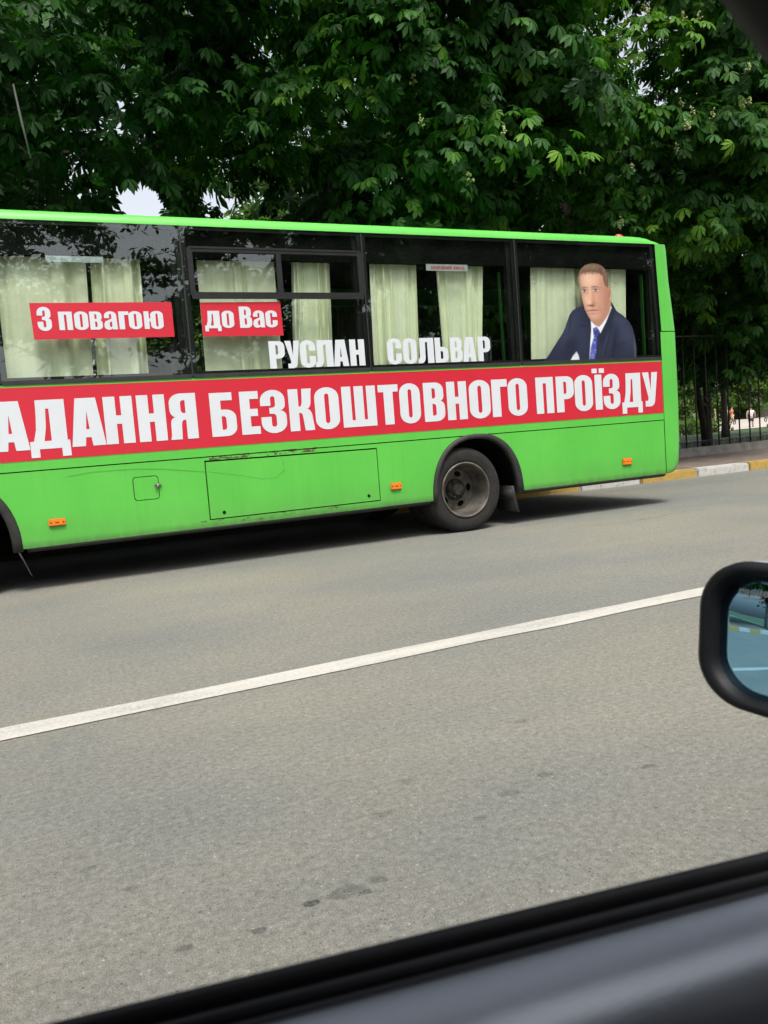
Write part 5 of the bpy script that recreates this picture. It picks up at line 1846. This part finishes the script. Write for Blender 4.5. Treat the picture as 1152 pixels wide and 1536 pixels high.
mirror.loft([mcontour(MA - .020, MBH - .014, .034, .013), mcontour(MA - .016, MBH - .011, .036, .002), mcontour(MA - .008, MBH - .006, .038, -.003), mcontour(MA - .001, MBH - .001, .042, .002),
             mcontour(MA + .001, MBH + .001, .044, .012), mcontour(MA, MBH, .044, .022)], True, False)
mh = mirror.build('wing_mirror', M['mirror_black'], car)
m = MB()
m.loft([mcontour(MA, MBH, .044, .022), mcontour(MA + .0005, MBH + .0015, .044, .024), mcontour(MA - .006, MBH - .004, .046, .055), mcontour(MA - .03, MBH - .016, .05, .085), mcontour(MA - .065, MBH - .038, .03, .105), mcontour(.012, .010, .005, .112)], True, True)
m.build('mirror_shell', M['silver'], mh)
t = NT('blue_tinted_mirror')
t.set(Metallic=1.0, Roughness=.012)
t.color((.30, .60, .84))
M['mirror'] = t.m
m = MB()
rings = []
RC = 1.25
for k in range(9):
    s_ = max(1 - k / 8, .01)
    ring = []
    for p in mcontour((MA - .019), (MBH - .013), .034, 0):
        q = p - mir_c
        a, b = q.dot(mw_) * s_, q.dot(mu) * s_
        ring.append(mpt(a, b, .0125 - .008 * 0 - (.0123 ** 2 - 0) * 0 - ((MA ** 2 - a * a - b * b) / (2 * RC))))
    rings.append(ring)
m.loft(rings, True, True)
mg = m.build('mirror_glass', M['mirror'], mh)
# the faint lettering on the glass
M['etched'] = simple('faint_etched_print', (.33, .36, .35), .6, .05, 30)
LAT = {'C': (cshape(), []), 'O': GLY['О'],
       'S': (path([(0, .33), (0, .22), ('v', .5, -.01), ('h', 1, .24), (1, .36), ('v', .6, .60), ('h', .41, .72), (.41, .8), ('v', .5, .87), ('h', .6, .8), (.6, .68), (1, .68), (1, .78), ('v', .5, 1.01), ('h', 0, .77), (0, .66), ('v', .4, .42), ('h', .59, .3), (.59, .2), ('v', .5, .13), ('h', .4, .2), (.4, .33)]), []),
       'M': ([(0, 0), (.24, 0), (.24, .6), (.42, 0), (.58, 0), (.76, .6), (.76, 0), (1, 0), (1, 1), (.7, 1), (.5, .42), (.3, 1), (0, 1)], [])}
m = MB()
def mdecal(o_, h_, a0, a1, b0, b1):
    mm = MB()
    plate(mm, [(a0 + (a1 - a0) * x, b0 + (b1 - b0) * y) for x, y in o_], [[(a0 + (a1 - a0) * x, b0 + (b1 - b0) * y) for x, y in h] for h in h_], 0, None)
    m.add([mpt(a, b, .0118 - ((MA ** 2 - a * a - b * b) / (2 * RC))) for a, _, b in mm.v], mm.f)
a = MA - .040
for ch in 'COSMO':
    w_ = .0066 if ch == 'M' else .0052
    mdecal(LAT[ch][0], LAT[ch][1], a, a - w_, .0395, .0455)
    a -= w_ + .0012
mdecal([(0, 0), (1, 0), (1, 1), (0, 1)], [], MA - .045, MA - .068, .0355, .0372)
m.build('etched_mark', M['etched'], mh)['kind'] = 'stuff'
m = MB()
m.tube([(.70, .345, .70), (.72, .40, .725), (.715, .47, .755)], [.03, .027, .022], 10)
m.build('mirror_arm', M['mirror_black'], mh)

# thin pale rod among the dark leaves at upper left
rodp = MB().tube([(.70, 9.6, 4.92), (.74, 9.6, 4.55), (.79, 9.6, 4.18)], [.010, .013, .010], 6).build('thin_rod', M['pale_rod'], None)
for o in bpy.data.objects:
    if o.type == 'EMPTY' and o.get('label', '').startswith('very dark chestnut'):
        rodp.parent = o
        rodp.location = -o.location
